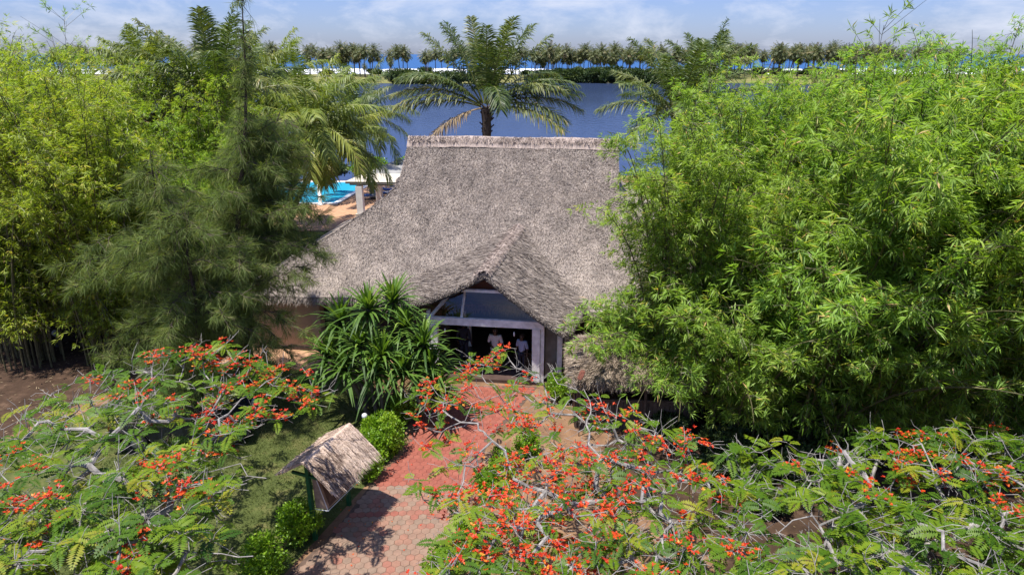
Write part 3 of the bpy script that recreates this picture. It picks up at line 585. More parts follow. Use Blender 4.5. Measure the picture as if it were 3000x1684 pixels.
# ------------------------------------------------------------------ hut with plank wall under the bamboo
def hut():
    root = empty('plank_hut', (4.15, 21.1, 0), R(-3), 'low open hut with dark plank walls and a shaggy straw roof under the bamboo', 'hut')
    r = np.random.default_rng(4); g = Geo(); hx, hy = 2.05, 1.65
    ring = lambda k, z: [(-hx * k - .35 * (1 - k), -hy * k, z), (hx * k + .35 * (1 - k), -hy * k, z), (hx * k + .35 * (1 - k), hy * k, z), (-hx * k - .35 * (1 - k), hy * k, z)]
    a, b = np.array(ring(1, 2.02)), np.array(ring(.12, 2.75)); fr = []
    for i in range(4):
        j = (i + 1) % 4; k = np.linspace(0, 1, 24); s_ = np.linspace(0, 1, 30)
        K, Q = np.meshgrid(k, s_, indexing='ij'); P = (a[i] * (1 - Q[..., None]) + a[j] * Q[..., None]) * (1 - K[..., None]) + (b[i] * (1 - Q[..., None]) + b[j] * Q[..., None]) * K[..., None]
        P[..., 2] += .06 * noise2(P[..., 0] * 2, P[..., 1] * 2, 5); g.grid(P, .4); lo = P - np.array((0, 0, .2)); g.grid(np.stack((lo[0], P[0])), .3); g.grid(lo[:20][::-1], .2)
        n = 7000; ii, jj = (r.random(n) ** 1.3 * 22.9).astype(int), r.integers(0, 29, n); W_ = P[ii, jj] + (P[ii, jj + 1] - P[ii, jj]) * r.random(n)[:, None] + (P[ii + 1, jj] - P[ii, jj]) * r.random(n)[:, None]
        D = nrm(P[0, jj] - P[5, jj]); surf_straw(g, W_ + np.array((0, 0, .01)), D, r, (.2, .45), .018, .05, .55, .25)
        n = 1600; jj = r.integers(0, 29, n); W_ = P[0, jj] + (P[0, jj + 1] - P[0, jj]) * r.random(n)[:, None] - np.array((0, 0, 1)) * r.uniform(0, .18, n)[:, None]
        surf_straw(g, W_, nrm(P[0, jj] - P[5, jj]) + np.array((0, 0, -.5)), r, (.15, .4), .018, 0, .5, .25)
    g.build('straw_roof', M['hut_thatch'], root)
    for x, y in ((-1.9, -1.3), (.35, -1.35), (1.95, -1.3), (-1.9, 1.3), (1.95, 1.3)):
        g = Geo(); g.tube([(x, y, 0), (x + .02, y, 1.1), (x, y, 2.25)], .055, 8); g.build('post', M['hut_plank'], root, True)
    g = Geo(); x = -1.9
    while x < 1.95:
        w = r.uniform(.11, .17); g.box((x + w / 2, -1.28 + r.normal() * .006, .53 + r.normal() * .012), (w - .012, .03, 1.06)); x += w
    g.build('plank_wall', M['hut_plank'], root)
    g = Geo(); g.box((0, -1.31, 1.1), (3.95, .09, .05)); g.build('rail', M['hut_plank'], root)
    g = Geo(); g.box((0, 1.3, 1.1), (3.9, .05, 2.2)); g.box((-1.95, 0, .53), (.04, 2.5, 1.06)); g.box((1.97, 0, .53), (.04, 2.5, 1.06)); g.build('back_wall', M['dark_wood'], root)
hut()
def hut_sign():
    p = atY(1703, 1098, 19.3); t = empty('hanging_sign', tuple(p), 0, 'small reddish tilted sign board at the left eave of the plank hut', 'sign')
    for nm, s_, y, mt in (('rim', 1.0, 0, 'board_wood'), ('face', .78, -.012, 'sign_face')):
        V = []; n = 16
        for k in range(n):
            a = 2 * math.pi * k / n; cx = abs(math.cos(a)) ** .5 * math.copysign(1, math.cos(a)) * .1 * s_; cz = abs(math.sin(a)) ** .5 * math.copysign(1, math.sin(a)) * .2 * s_
            V.append((cx + cz * .35, y, cz - cx * .2))
        V2 = [(a, b + .024, c) for a, b, c in V]
        poly(nm, V + V2, [list(range(n)), list(range(2 * n - 1, n - 1, -1))] + [[i, (i + 1) % n, n + (i + 1) % n, n + i] for i in range(n)], M[mt], t)
    g = Geo(); g.tube([(0, .02, -.15), (.0, .05, -.9), (0, .06, -p[2])], .018, 6); g.build('stake', M['hut_plank'], t)
hut_sign()

# ------------------------------------------------------------------ globe lamps
def globe_lamp(px, py, zc, rr, label):
    x, y, z = atZ(px, py, zc); t = empty('globe_lamp', (x, y, 0), 0, label, 'lamp', 'garden globe lamps')
    g = Geo(); lathe(g, [(0, .06), (.12, .06), (.14, .03), (.14, 0)]); lathe(g, [(.05, .05), (.045, zc - rr), (.075, zc - rr + .01), (.075, zc - rr + .05), (.03, zc - rr + .06)]); g.build('lamp_base', M['lamp_post'], t, True)
    g = Geo(); ball(g, (0, 0, zc), rr, 16); g.build('globe', M['globe_glass'], t, True)
globe_lamp(1068, 1218, .75, .10, 'white globe lamp on the lawn behind the straw-roofed notice kiosk')
globe_lamp(163, 975, .6, .15, 'white globe lamp beside the shaded path in front of the left bamboo')
globe_lamp(275, 857, .6, .14, 'white globe lamp farther up the shaded left path, beneath the bamboo stems')
globe_lamp(2727, 1132, .6, .08, 'white globe lamp among the bamboo stems at the right')
globe_lamp(2788, 1130, .6, .08, 'dim globe lamp beside the brighter one among the right bamboo stems')

# ------------------------------------------------------------------ parked car under the left flame tree
def car():
    t = empty('parked_car', (-10.7, 19.3, 0), R(8), 'dark off-road car parked on the lawn under the left flame tree', 'car')
    lower = [(-2.0, .45), (-2.05, .8), (-1.98, 1.02), (1.0, 1.05), (1.9, .96), (2.05, .75), (2.0, .42), (1.75, .38), (1.68, .62), (1.45, .76), (1.1, .76), (.87, .62), (.8, .38), (-.85, .38), (-.92, .62), (-1.15, .76), (-1.5, .76), (-1.73, .62), (-1.8, .4)]
    prism('body', lower, -.85, .85, M['car_paint'], t)
    V = []; cab = [(-1.93, 1.02), (-1.75, 1.68), (-1.55, 1.76), (.2, 1.76), (.4, 1.70), (1.02, 1.05)]
    for s_ in (-1, 1):
        for x, z in cab: V.append((x, s_ * (.83 - (z - 1.02) * .17), z))
    n = len(cab); o = poly('cabin', V, [list(range(n))[::-1], list(range(n, 2 * n))] + [[i, (i + 1) % n, n + (i + 1) % n, n + i] for i in range(n)], M['car_paint'], t)
    for s_ in (-1, 1):
        for x0, x1, x2, x3 in ((-1.74, -1.0, -.95, -1.62), (-.9, -.02, -.02, -.86), (.08, .82, .36, .08)):
            w0, w1 = s_ * (.83 - .09 * .17 + .006), s_ * (.83 - .62 * .17 + .006)
            poly('side_window', [(x0, w0, 1.11), (x1, w0, 1.11), (x2, w1, 1.64), (x3, w1, 1.64)], [[0, 1, 2, 3]], M['car_glass'], t)
    poly('windscreen', [(.94, -.72, 1.12), (.94, .72, 1.12), (.47, .66, 1.66), (.47, -.66, 1.66)], [[0, 1, 2, 3]], M['car_glass'], t)
    poly('rear_window', [(-1.915, -.7, 1.12), (-1.915, .7, 1.12), (-1.79, .64, 1.6), (-1.79, -.64, 1.6)], [[3, 2, 1, 0]], M['car_glass'], t)
    for x in (-1.32, 1.28):
        for s_ in (-1, 1):
            w = empty('wheel', (x, s_ * .76, .36), 0); w.parent = t
            g = Geo(); P = [(.2, -.1), (.33, -.11), (.36, -.07), (.36, .07), (.33, .11), (.2, .1)]; an = np.linspace(0, 2 * math.pi, 29)[None]; pr = np.array(P)
            g.grid(np.stack((pr[:, :1] * np.cos(an), pr[:, 1:] + 0 * an, pr[:, :1] * np.sin(an)), -1)); g.build('tyre', M['tyre'], w, True)
            g = Geo(); pr = np.array([(.001, s_ * .085), (.09, s_ * .09), (.2, s_ * .07), (.21, 0)]); g.grid(np.stack((pr[:, :1] * np.cos(an), pr[:, 1:] + 0 * an, pr[:, :1] * np.sin(an)), -1)); g.build('rim', M['rim'], w)
    for s_ in (-1, 1):
        g = Geo(); g.box((2.0, s_ * .62, .83), (.08, .3, .15)); g.build('headlight', M['lens_clear'], t)
        g = Geo(); g.box((-2.02, s_ * .74, .88), (.06, .14, .3)); g.build('tail_light', M['lens_red'], t)
        g = Geo(); g.tube([(-1.5, s_ * .62, 1.77), (-1.4, s_ * .62, 1.84), (.0, s_ * .62, 1.84), (.1, s_ * .62, 1.77)], .02, 6); g.build('roof_rail', M['iron'], t)
        g = Geo(); g.box((.75, s_ * .95, 1.12), (.1, .18, .14)); g.build('mirror', M['car_paint'], t)
    g = Geo(); g.box((2.06, 0, .5), (.12, 1.66, .2)); g.build('bumper', M['tyre'], t); g = Geo(); g.box((-2.08, 0, .5), (.12, 1.66, .2)); g.build('bumper', M['tyre'], t)
car()

# ------------------------------------------------------------------ pool, pavilion, loungers
def pool():
    root = empty('swimming_pool', (-22, 60, 0), 0, 'blue swimming pool with a white rim beyond the thatched roof', 'swimming pool')
    pts = [(-18.6 - 10, 55.9), (-15.15, 55.9), (-14.0, 65.6), (-28.6, 65.6)]; L_ = [(x + 22, y - 60) for x, y in pts]
    poly('pool_water', [(x, y, .045) for x, y in L_], [[0, 1, 2, 3]], M['pool_water'], root)
    g = Geo()
    for (x0, y0), (x1, y1) in zip(L_, L_[1:] + L_[:1]): 
        a, b = np.array((x0, y0)), np.array((x1, y1)); n = (b - a) / np.linalg.norm(b - a); o = np.array((n[1], -n[0]))
        a, b = a - n * .2 * 0, b + n * .4; q = [a, b, b + o * .45, a + o * .45]
        top = [(p[0], p[1], .12) for p in q]; bot = [(p[0], p[1], .0) for p in q]; g.quads([top, [bot[0], bot[1], top[1], top[0]], [bot[2], bot[3], top[3], top[2]], [bot[1], bot[2], top[2], top[1]]])
    g.build('coping', M['coping'], root)
pool()
def pavilion():
    x0, y0 = -11.9, 51.5; root = empty('pool_pavilion', (x0, y0, 0), R(-4), 'open pool pavilion with pale pillars and a flat grey roof behind the thatched house', 'pavilion')
    poly('roof', [(-.9, -.45, 2.75), (5.5, -.45, 2.75), (5.5, 1.1, 3.15), (.2, 1.1, 3.15), (1.2, 8.3, 3.2), (6, 8.3, 3.2), (-.9, -.45, 2.6), (5.5, -.45, 2.6), (5.5, 8.3, 2.9), (1.2, 8.3, 2.9), (-.15, 1.1, 2.85)],
         [[0, 1, 2, 3], [3, 2, 5, 4], [0, 6, 7, 1], [0, 3, 10, 6], [3, 4, 9, 10], [6, 10, 9, 8, 7]], M['concrete'], root)
    g = Geo(); g.quads([[(-.92, -.47, 2.765), (5.5, -.47, 2.765), (5.5, 1.08, 3.165), (.18, 1.08, 3.165)]]); g.build('roof_slope', M['light_concrete'], root)
    g = Geo(); g.box((2.4, -.2, 2.53), (6, .3, .12)); g.box((.6, 3.6, 2.6), (.35, 7.5, .2)); g.build('beam', M['concrete'], root)
    for x, y in ((.1, -.2), (.5, 4.0), (1.5, 7.6), (4.8, -.2), (5, 7.6)):
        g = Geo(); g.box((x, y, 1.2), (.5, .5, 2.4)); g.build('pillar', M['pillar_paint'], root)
        g = Geo(); g.box((x, y, .12), (.72, .72, .24)); g.build('plinth', M['light_concrete'], root)
pavilion()
def loungers():
    t = empty('sun_lounger', (0, 0, 0), 0); 
    g = Geo()
    for s_ in (-.3, .3): g.box((0, s_, .3), (1.9, .05, .06))
    for k in range(5): g.box((-.85 + k * .42, 0, .3), (.05, .6, .04))
    g.build('frame', M['white_paint'], t)
    for x in (-.75, .75):
        for s_ in (-.28, .28): g = Geo(); g.box((x, s_, .14), (.05, .05, .28)); g.build('leg', M['white_paint'], t)
    poly('cushion', [(-.95, -.3, .34), (.35, -.3, .34), (.95, -.3, .82), (.95, .3, .82), (.35, .3, .34), (-.95, .3, .34), (-.95, -.3, .42), (.33, -.3, .42), (.9, -.3, .89), (.9, .3, .89), (.33, .3, .42), (-.95, .3, .42)],
         [[6, 7, 10, 11], [7, 8, 9, 10], [0, 6, 11, 5], [2, 3, 9, 8], [0, 1, 7, 6], [1, 2, 8, 7], [5, 11, 10, 4], [4, 10, 9, 3]], M['blue_cloth'], t)
    g = Geo(); g.quads([[(.42, -.31, .49), (.6, -.31, .635), (.6, .31, .635), (.42, .31, .49)], [(-.6, -.31, .425), (-.35, -.31, .425), (-.35, .31, .425), (-.6, .31, .425)]]); g.build('towel_stripe', M['white_cloth'], t)
    labs = ['blue sun lounger nearest the first pavilion pillar', 'blue sun lounger between the first and second pavilion pillars', 'blue sun lounger in the back by the second pavilion pillar', 'blue sun lounger at the far end near the pool corner']
    for i, (x, y, a) in enumerate(((-12.6, 57.6, 200), (-11.6, 58.6, 196), (-11.2, 60.2, 190), (-11.0, 62.0, 195))):
        o = t if i == 0 else copy_tree(t); o.location = (x, y, .03); o.rotation_euler = (0, 0, R(a)); tag(o, labs[i], 'sun lounger', 'blue loungers by the pool')
loungers()
def pool_post():
    g = Geo(); lathe(g, [(0, 2.0), (.16, 2.0), (.16, .1), (.25, .1), (.25, 0)]); o = g.build('white_post', M['white_paint'], None, True); o.location = (-16.1, 55.3, .03)
    tag(o, 'plain white post at the near left corner of the pool', 'post')
pool_post()

# ------------------------------------------------------------------ plants
def inpoly(px, py, pg):
    inside = np.zeros(len(px), bool); j = len(pg) - 1
    for i in range(len(pg)):
        xi, yi = pg[i]; xj, yj = pg[j]
        c = ((yi > py) != (yj > py)) & (px < (xj - xi) * (py - yi) / (yj - yi + 1e-9) + xi); inside ^= c; j = i
    return inside
def bamboo_mesh(seed, n, h, reach, lean, leaf=(.16, .30), t0=.28, tuft=4, lw=.026, step=.36, blen=(.5, 1.3)):
    r = np.random.default_rng(seed); gc, gl = Geo(), Geo(); P_, D_ = [], []; tw0, tw1 = [], []
    for c in range(n):
        a0 = r.uniform(0, 6.28); b = np.array((math.cos(a0), math.sin(a0), 0)) * r.uniform(.2, 1.25); az = a0 + r.normal() * .5; rr = reach * r.uniform(.15, 1) ** .7; hh = h * r.uniform(.68, 1.03)
        t = np.linspace(0, 1, 22); w = np.array(lean) * r.uniform(.6, 1.2)
        path = b + np.outer(t ** 2.1 * rr, (math.cos(az), math.sin(az), 0)) + np.outer(t ** 1.8, (w[0], w[1], 0)) + np.outer(hh * (t - .16 * t ** 5 * (.4 + rr / max(reach, .1))), (0, 0, 1))
        gc.segs(path[:-1], path[1:], np.interp(t[:-1], (0, .6, 1), (.034, .026, .006)), np.interp(t[1:], (0, .6, 1), (.034, .026, .006)), 5, r.random())
        m = int(hh * (1 - t0) / step); s_ = np.sort(r.uniform(t0, 1, m))
        for s1 in s_:
            p = np.array([np.interp(s1, t, path[:, q]) for q in range(3)])
            for k in range(2 if s1 < .92 else 1):
                a = r.uniform(0, 6.28); ln = r.uniform(*blen) * (1.1 - .55 * s1); d = np.array((math.cos(a), math.sin(a), r.uniform(-.1, .7)))
                q = np.linspace(0, 1, 5)[:, None]; br = p + d * ln * q - ZUP * ln * .55 * q ** 2
                tw0 += list(br[:-1]); tw1 += list(br[1:])
                for e in range(tuft):
                    f = r.uniform(.35, 1); pp = p + d * ln * f - ZUP * ln * .55 * f * f; P_.append(pp + r.normal(size=3) * .1); D_.append(nrm(d - ZUP * .55 * f + r.normal(size=3) * .5))
    gc.segs(tw0, tw1, .007, .005, 3, .4)
    P_, D_ = np.array(P_), np.array(D_); k = 8; P = np.repeat(P_, k, 0); D = np.repeat(D_, k, 0); n_ = len(P)
    D = nrm(D + r.normal(size=(n_, 3)) * .55 + np.array((0, 0, -.2))); sd = nrm(np.cross(D, ZUP + r.normal(size=(n_, 3)) * .4)); P = P + D * r.uniform(0, .08, n_)[:, None]
    L = r.uniform(*leaf, n_); c = np.clip(np.repeat(r.normal(.45, .2, len(P_)), k) + r.normal(size=n_) * .16, 0, .95); c = np.where(r.random(n_) < .012, 1, c)
    gl.leaves(P, D, sd, L, L * .01 + lw * r.uniform(.8, 1.3, n_), c, fold=.06)
    return gc, gl
def bamboo(loc, rz, label, gs, mat, group):
    t = empty('bamboo_clump', loc, rz, label, 'bamboo', group); gs[0].build('culms', M['culm'], t); gs[1].build('foliage', M[mat], t); return t
def again(src, loc, rz, label, sc=1):
    t = copy_tree(src); t.location = loc; t.rotation_euler = (0, 0, R(rz)); t['label'] = label; t.scale = (sc, sc, sc); return t
GR, GL = 'bamboo clumps right of the house', 'bamboo clumps left of the house'
bR1 = bamboo((6.0, 20.9, 0), 0, 'bamboo clump overhanging the right end of the thatched roof', bamboo_mesh(1, 46, 13.9, 2.7, (-.5, -.6), (.15, .28), .2, 4, .028), 'bamboo_leaf', GR)
bR1.scale = (.92, .92, .89)
bR2 = bamboo((7.6, 19.2, 0), 0, 'low arching bamboo clump with bright drooping sprays over the plank hut', bamboo_mesh(2, 30, 7.2, 3.0, (-1.2, -1.6), (.17, .3), .2, 4, .03), 'bamboo_leaf', GR)
bR3 = bamboo((11.4, 19.4, 0), 0, 'tall bamboo clump with large leaves leaning towards the viewer at the right', bamboo_mesh(3, 42, 13.4, 2.8, (-1.0, -4.4), (.2, .38), .26, 4, .034), 'bamboo_leaf', GR)
bR4 = bamboo((15.2, 19.2, 0), 0, 'tallest bamboo clump rising out of the picture at the top right corner', bamboo_mesh(4, 40, 15.6, 2.8, (-.5, -2.4), (.18, .33), .25, 4, .032), 'bamboo_leaf', GR)
again(bR1, (8.6, 23.6, 0), 100, 'bamboo clump standing behind the one that overhangs the roof, its top below the palm belt', .97)
again(bR1, (10.4, 22.0, 0), 160, 'bamboo clump in the middle of the right thicket, behind the large-leaved one', 1.0)
again(bR1, (12.6, 25.6, 0), 220, 'bamboo clump at the back right, its top touching the far palm belt', 1.0)
again(bR1, (17.4, 25.0, 0), 300, 'bamboo clump at the back right edge behind the tallest clump', 1.08)
again(bR1, (14.0, 22.0, 0), 20, 'bamboo clump directly behind the leaning large-leaved clump', 1.02)
again(bR1, (8.9, 28.0, 0), 75, 'bamboo clump behind the house at the back of the right thicket', .98)
again(bR1, (14.5, 30.0, 0), 130, 'bamboo clump farthest back in the right thicket', 1.0)
again(bR4, (19.5, 20.0, 0), 60, 'tall bamboo clump cut by the right edge of the picture', .95)
bamboo((6.5, 23.2, 0), 0, 'low bamboo clump spilling over the plank hut roof from behind', bamboo_mesh(8, 44, 5.3, 2.6, (-1.9, -4.4), (.18, .3), .3, 5, .03), 'bamboo_leaf', GR)
again(bR2, (11.6, 18.0, 0), 25, 'low bamboo clump with hanging sprays above the right flame tree', .9)
again(bR2, (14.2, 18.2, 0), 200, 'low bamboo clump at the foot of the large-leaved one', .95)
again(bR2, (9.8, 18.9, 0), 40, 'mid-height bamboo clump pushing forward in the middle of the right thicket', 1.25)
again(bR2, (13.4, 18.9, 0), -40, 'mid-height bamboo clump in front of the leaning large-leaved clump', 1.36)
again(bR2, (17.0, 18.8, 0), 10, 'mid-height bamboo clump before the tallest one at the right edge', 1.42)
again(bR2, (16.6, 17.4, 0), -15, 'low bamboo clump at the right edge above the flame tree branches', 1.0)
bL1 = bamboo((-16.4, 25.4, 0), 0, 'green bamboo clump at the left edge beside the shaded path', bamboo_mesh(5, 46, 13.2, 3.2, (.4, -2.0), (.13, .25), .16, 4), 'bamboo_yellow', GL)
bL2 = bamboo((-14.6, 31.0, 0), 0, 'yellow-green bamboo clump behind the casuarina tops', bamboo_mesh(6, 46, 13.4, 3.4, (0, 0), (.13, .25), .2, 4), 'bamboo_yellow', GL)
again(bL1, (-19.8, 25.0, 0), 120, 'bamboo clump whose dark stems stand at the far left edge of the photo', 1.02)
again(bL2, (-18.6, 30.6, 0), 80, 'bamboo clump behind the left path lamp with a thin bare culm above it', 1.03)
again(bL1, (-22.6, 28.6, 0), 200, 'tall bamboo clump cut by the left edge of the picture', 1.16)
again(bL2, (-14.2, 35.0, 0), 190, 'yellowish bamboo clump below the tall oil palm', .84)
again(bL1, (-15.4, 37.0, 0), 260, 'bamboo clump far back on the left, near the small coconut palm', .93)
again(bL2, (-22.6, 36.0, 0), 310, 'bamboo clump far back at the left edge, topping the thicket', 1.08)
again(bL2, (-18.0, 27.4, 0), 40, 'bamboo clump between the path lamps at the left', .9)
again(bL1, (-21.6, 26.4, 0), 70, 'bamboo clump second from the left edge, filling the front of the thicket', .98)
again(bL2, (-13.4, 28.0, 0), 120, 'bamboo clump right behind the shorter casuarina', .86)
again(bL2, (-19.0, 42.0, 0), 10, 'bamboo clump farthest back in the left thicket', 1.0)
again(bL1, (-27.5, 38.0, 0), 150, 'bamboo clump at the back left corner of the thicket', 1.1)
def wisp(loc, top, label, seed, n=9, leafy=.5):     # single tall culms sticking out above the thicket
    r = np.random.default_rng(seed); t = empty('bamboo_culm', loc, 0, label, 'bamboo', 'single culms above the thicket'); g = Geo(); q = np.linspace(0, 1, 16)[:, None]; tp = np.array(top) - np.array(loc)
    path = tp * q + np.array((0, 0, 1)) * 0; path[:, :2] *= q ** 1.3; g.segs(path[:-1], path[1:], np.linspace(.028, .006, 15), np.linspace(.026, .005, 15), 5); P, D = [], []
    for k in range(n):
        f = r.uniform(.72, 1); p = path[-1] * f; a = r.uniform(0, 6.28); d = np.array((math.cos(a), math.sin(a), .8)) * r.uniform(.4, 1.1); g.segs([p], [p + d], .007, .004, 3)
        if r.random() < leafy:
            for e in range(5): P.append(p + d * r.uniform(.5, 1)); D.append(d)
    g.build('culm', M['culm'], t); gl = Geo(); P, D = np.repeat(np.array(P), 5, 0), np.repeat(np.array(D), 5, 0); n_ = len(P); D = nrm(nrm(D) * .6 + r.normal(size=(n_, 3)) * .6)
    gl.leaves(P, D, nrm(np.cross(D, r.normal(size=(n_, 3)))), r.uniform(.12, .26, n_), .025, np.clip(r.normal(.5, .2, n_), 0, 1)); gl.build('leaves', M['bamboo_leaf'], t)
wisp((9.9, 19.5, 0), tuple(atY(2590, 75, 16.5)), 'thin bare bamboo culm against the sky left of the tallest right clump', 3, 24, .7)
wisp((-19.3, 29.5, 0), tuple(atY(188, 60, 27)), 'thin leafy bamboo culm against the sky at the top left', 5, 14, .6)
wisp((-18.2, 29.0, 0), tuple(atY(150, 100, 26.5)), 'leaning bamboo culm beside the thin leafy one at the top left', 7, 9, .5)

def casuarina(base, apex, spread, nb, label, seed, dens=1., low=.1, top=.72):
    r = np.random.default_rng(seed); t = empty('casuarina_tree', tuple(base), 0, label, 'tree', 'casuarina trees'); ax = np.array(apex) - np.array(base); H_ = ax[2]
    q = np.linspace(0, 1, 20)[:, None]; path = ax * q; path[:, :2] = ax[:2] * q ** 1.5 + .1 * np.sin(q * 9 + seed); g = Geo(); gl = Geo()
    g.segs(path[:-1], path[1:], np.linspace(.16, .02, 19), np.linspace(.152, .015, 19), 7); b0, b1, P, D = [], [], [], []
    for k in range(nb):
        f = low + (1 - low) * r.random() ** .85; p = np.array([np.interp(f, q[:, 0], path[:, i]) for i in range(3)]); a = r.uniform(0, 6.28)
        prof = min(1, max(0, (top - f) * 3.4) ** .8 + .30 * max(0, .93 - f) + .05) * (.55 + .45 * min(1, f / .3)); ln = spread * prof * r.uniform(.55, 1.05); d = np.array((math.cos(a), math.sin(a), r.uniform(.1, .7)))
        s_ = np.linspace(0, 1, 9)[:, None]; br = p + d * ln * s_ - ZUP * ln * .38 * s_ ** 2 + np.cumsum(r.normal(size=(9, 3)) * .03, 0); b0 += list(br[:-1]); b1 += list(br[1:])
        m = int(13 * ln * dens) + (3 if f < top else 1); tl = 1 if f < top else .45
        for e in range(m):
            i = r.integers(1, 9); v = br[i] - (br[i] - br[i - 1]) * r.random(); dd = nrm(d + r.normal(size=3) * .8); l2 = r.uniform(.15, .7) * (1.1 - i * .05) * tl; end = v + dd * l2 - ZUP * l2 * .35
            b0.append(v); b1.append(end); 
            for w in range(3 if f < top else 2): P.append(v + (end - v) * r.uniform(.3, 1)); D.append(dd * tl)
    g.segs(b0, b1, .011, .006, 3); g.build('trunk', M['dark_bark'], t)
    P, D = np.repeat(np.array(P), 8, 0), np.repeat(np.array(D), 8, 0); n = len(P); c = np.clip(np.repeat(r.normal(.5, .22, n // 8), 8) + r.normal(size=n) * .1, 0, 1)
    D = nrm(D * .5 + r.normal(size=(n, 3)) * .4 + np.array((0, 0, -.62))); gl.leaves(P, D, nrm(np.cross(D, r.normal(size=(n, 3)))), r.uniform(.2, .5, n), .011, c); gl.build('foliage', M['casuarina_needle'], t); return t
casuarina((-9.6, 21.8, 0), tuple(atY(716, -5, 21.6)), 3.0, 120, 'tall feathery casuarina with a thin leader reaching above the far palms', 1, 1.25)
casuarina((-11.6, 20.6, 0), tuple(atY(455, 440, 20)), 2.8, 52, 'shorter dark casuarina left of the tall one, in front of the bamboo', 2, 1.2, .1, .95)
casuarina((-10.4, 19.6, 0), tuple(atY(560, 620, 19.3)), 2.3, 62, 'low bushy casuarina under the tall one, above the red blossoms', 3, 1.2, .05, 1.05)
casuarina((-10.4, 23.2, 0), tuple(atY(815, 330, 22.9)), 2.1, 80, 'slim casuarina whose twigs hang in front of the pool', 4, 1.1, .52, 1.05)

# flame trees: limbs grown towards points spread over a wide flat crown
def flame_tree(trunk, polys, n, zr, label, seed, leafp, flowp, hot, hotr=150, explicit=(), nleaf=(3, 7)):
    r = np.random.default_rng(seed); t = empty('flame_tree', tuple(trunk[0]), 0, label, 'tree', 'flame trees in bloom'); org = np.array(trunk[0])
    nodes_ = [np.array(p) for p in trunk]; par = [-1] + list(range(len(trunk) - 1)); tips = []; lvl = len(trunk)
    tg = []
    pg = polys; lo = np.min(pg, 0); hi = np.max(pg, 0)
    while len(tg) < n:
        a = r.uniform(lo, hi); 
        if inpoly(np.array([a[0]]), np.array([a[1]]), pg)[0]:
            z = r.uniform(*zr); p = atZ(a[0], a[1], z); tg.append((p, a))
    tg.sort(key=lambda q: np.linalg.norm(q[0][:2] - nodes_[lvl - 1][:2]) + r.normal() * .25)
    def attach(p, kn=None):
        A = np.array(nodes_[lvl - 1:]); d = np.linalg.norm(A - p, axis=1) + np.where(A[:, 2] > p[2] + .4, 1.2, 0); i = int(np.argmin(d)) + lvl - 1
        s0 = nodes_[i]; ln = np.linalg.norm(p - s0); k = max(2, int(ln / .28)); prev = i; off = r.normal(size=3) * ln * .1; off[2] *= .6
        for e in range(1, k + 1):
            f = e / k; q = s0 + (p - s0) * f + off * math.sin(math.pi * f) + ZUP * (-.10 * ln * math.sin(math.pi * f)) + r.normal(size=3) * .028 * (e < k)
            nodes_.append(q); par.append(prev); prev = len(nodes_) - 1
        return prev
    for limb in explicit:
        for (px, py, z) in limb: attach(atZ(px, py, z + .45))
    for p, a in tg: tips.append((attach(p), a))
    N = np.array(nodes_); par = np.array(par); cnt = np.zeros(len(N)); haschild = np.zeros(len(N), bool); haschild[par[par >= 0]] = True; cnt[~haschild] = 1
    for i in range(len(N) - 1, 0, -1): cnt[par[i]] += cnt[i]
    rad = np.clip(.0078 * cnt ** .43, .0075, .18); idx = np.arange(1, len(N)); g = Geo()
    g.segs(N[par[idx]] - org, N[idx] - org, np.minimum(rad[par[idx]], rad[idx] * 1.25), rad[idx], 6)
    tw0, tw1, LP, LD, LC, FP = [], [], [], [], [], []
    for i, a in tips:
        p = N[i]; o = p - N[par[i]]; o[2] = 0; o = nrm(o + 1e-4)
        for k in range(r.integers(2, 4)):
            d = nrm(o + r.normal(size=3) * .8 + ZUP * .45) * r.uniform(.12, .5); m = p + d * .5 + r.normal(size=3) * .03; tw0 += [p, m]; tw1 += [m, p + d]
        if r.random() < leafp:
            m = r.integers(*nleaf); c0 = r.normal(.53, .22); a0 = r.uniform(0, 6.28)
            for k in range(m):
                an = a0 + 6.28 * k / m + r.normal() * .3; LP.append(p + r.normal(size=3) * .05); LD.append((math.cos(an), math.sin(an), r.uniform(-.1, .45))); LC.append(np.clip(c0 + r.normal() * .12, 0, 1))
        w = 0 if len(hot) == 0 else max(math.exp(-((a[0] - h[0]) ** 2 + (a[1] - h[1]) ** 2) / (2 * (h[2] if len(h) > 2 else hotr) ** 2)) for h in hot)
        if r.random() < flowp + (1 - flowp) * w * .95:
            m = r.integers(8, 18); 
            for k in range(m): FP.append(p + np.array((*(r.normal(size=2) * .10), r.uniform(-.02, .16))))
    # dead grey spurs along the limbs
    big = np.where((rad > .014) & (N[:, 2] > 2.2))[0]
    for i in r.choice(big, min(len(big), int(n * .85))):
        p = N[i]; 
        for k in range(2):
            d = nrm(r.normal(size=3) * (1, 1, .5) + ZUP * .5) * r.uniform(.15, .6); m = p + d * .5 + r.normal(size=3) * .05; tw0 += [p, m]; tw1 += [m, p + d]
    g.segs(np.array(tw0) - org, np.array(tw1) - org, .0065, .0045, 4); g.build('trunk', M['flame_bark'], t, True)
    LP, LD, LC = np.array(LP) - org, nrm(np.array(LD)), np.array(LC); n_ = len(LP); L = r.uniform(.25, .44, n_); sd = nrm(np.cross(LD, ZUP)); gl = Geo(); rollv = r.normal(size=n_) * .25
    for k in range(11):
        s_ = .12 + .88 * k / 10; P = LP + LD * (L * s_)[:, None] + ZUP * (L * (.1 * s_ - .42 * s_ * s_))[:, None]
        for sg in (-1, 1):
            D = nrm(sd * sg * .92 + LD * .38 + ZUP * (-.14 + rollv * sg)[:, None] + r.normal(size=(n_, 3)) * .05); pl = L * .34 * math.sin(math.pi * (.16 + .76 * s_)) * r.uniform(.85, 1.1, n_)
            gl.leaves(P, D, nrm(LD - ZUP * .4 * s_), pl, L * .12, np.clip(LC + r.normal(size=n_) * .05, 0, 1))
    gl.build('foliage', M['flame_leaf'], t)
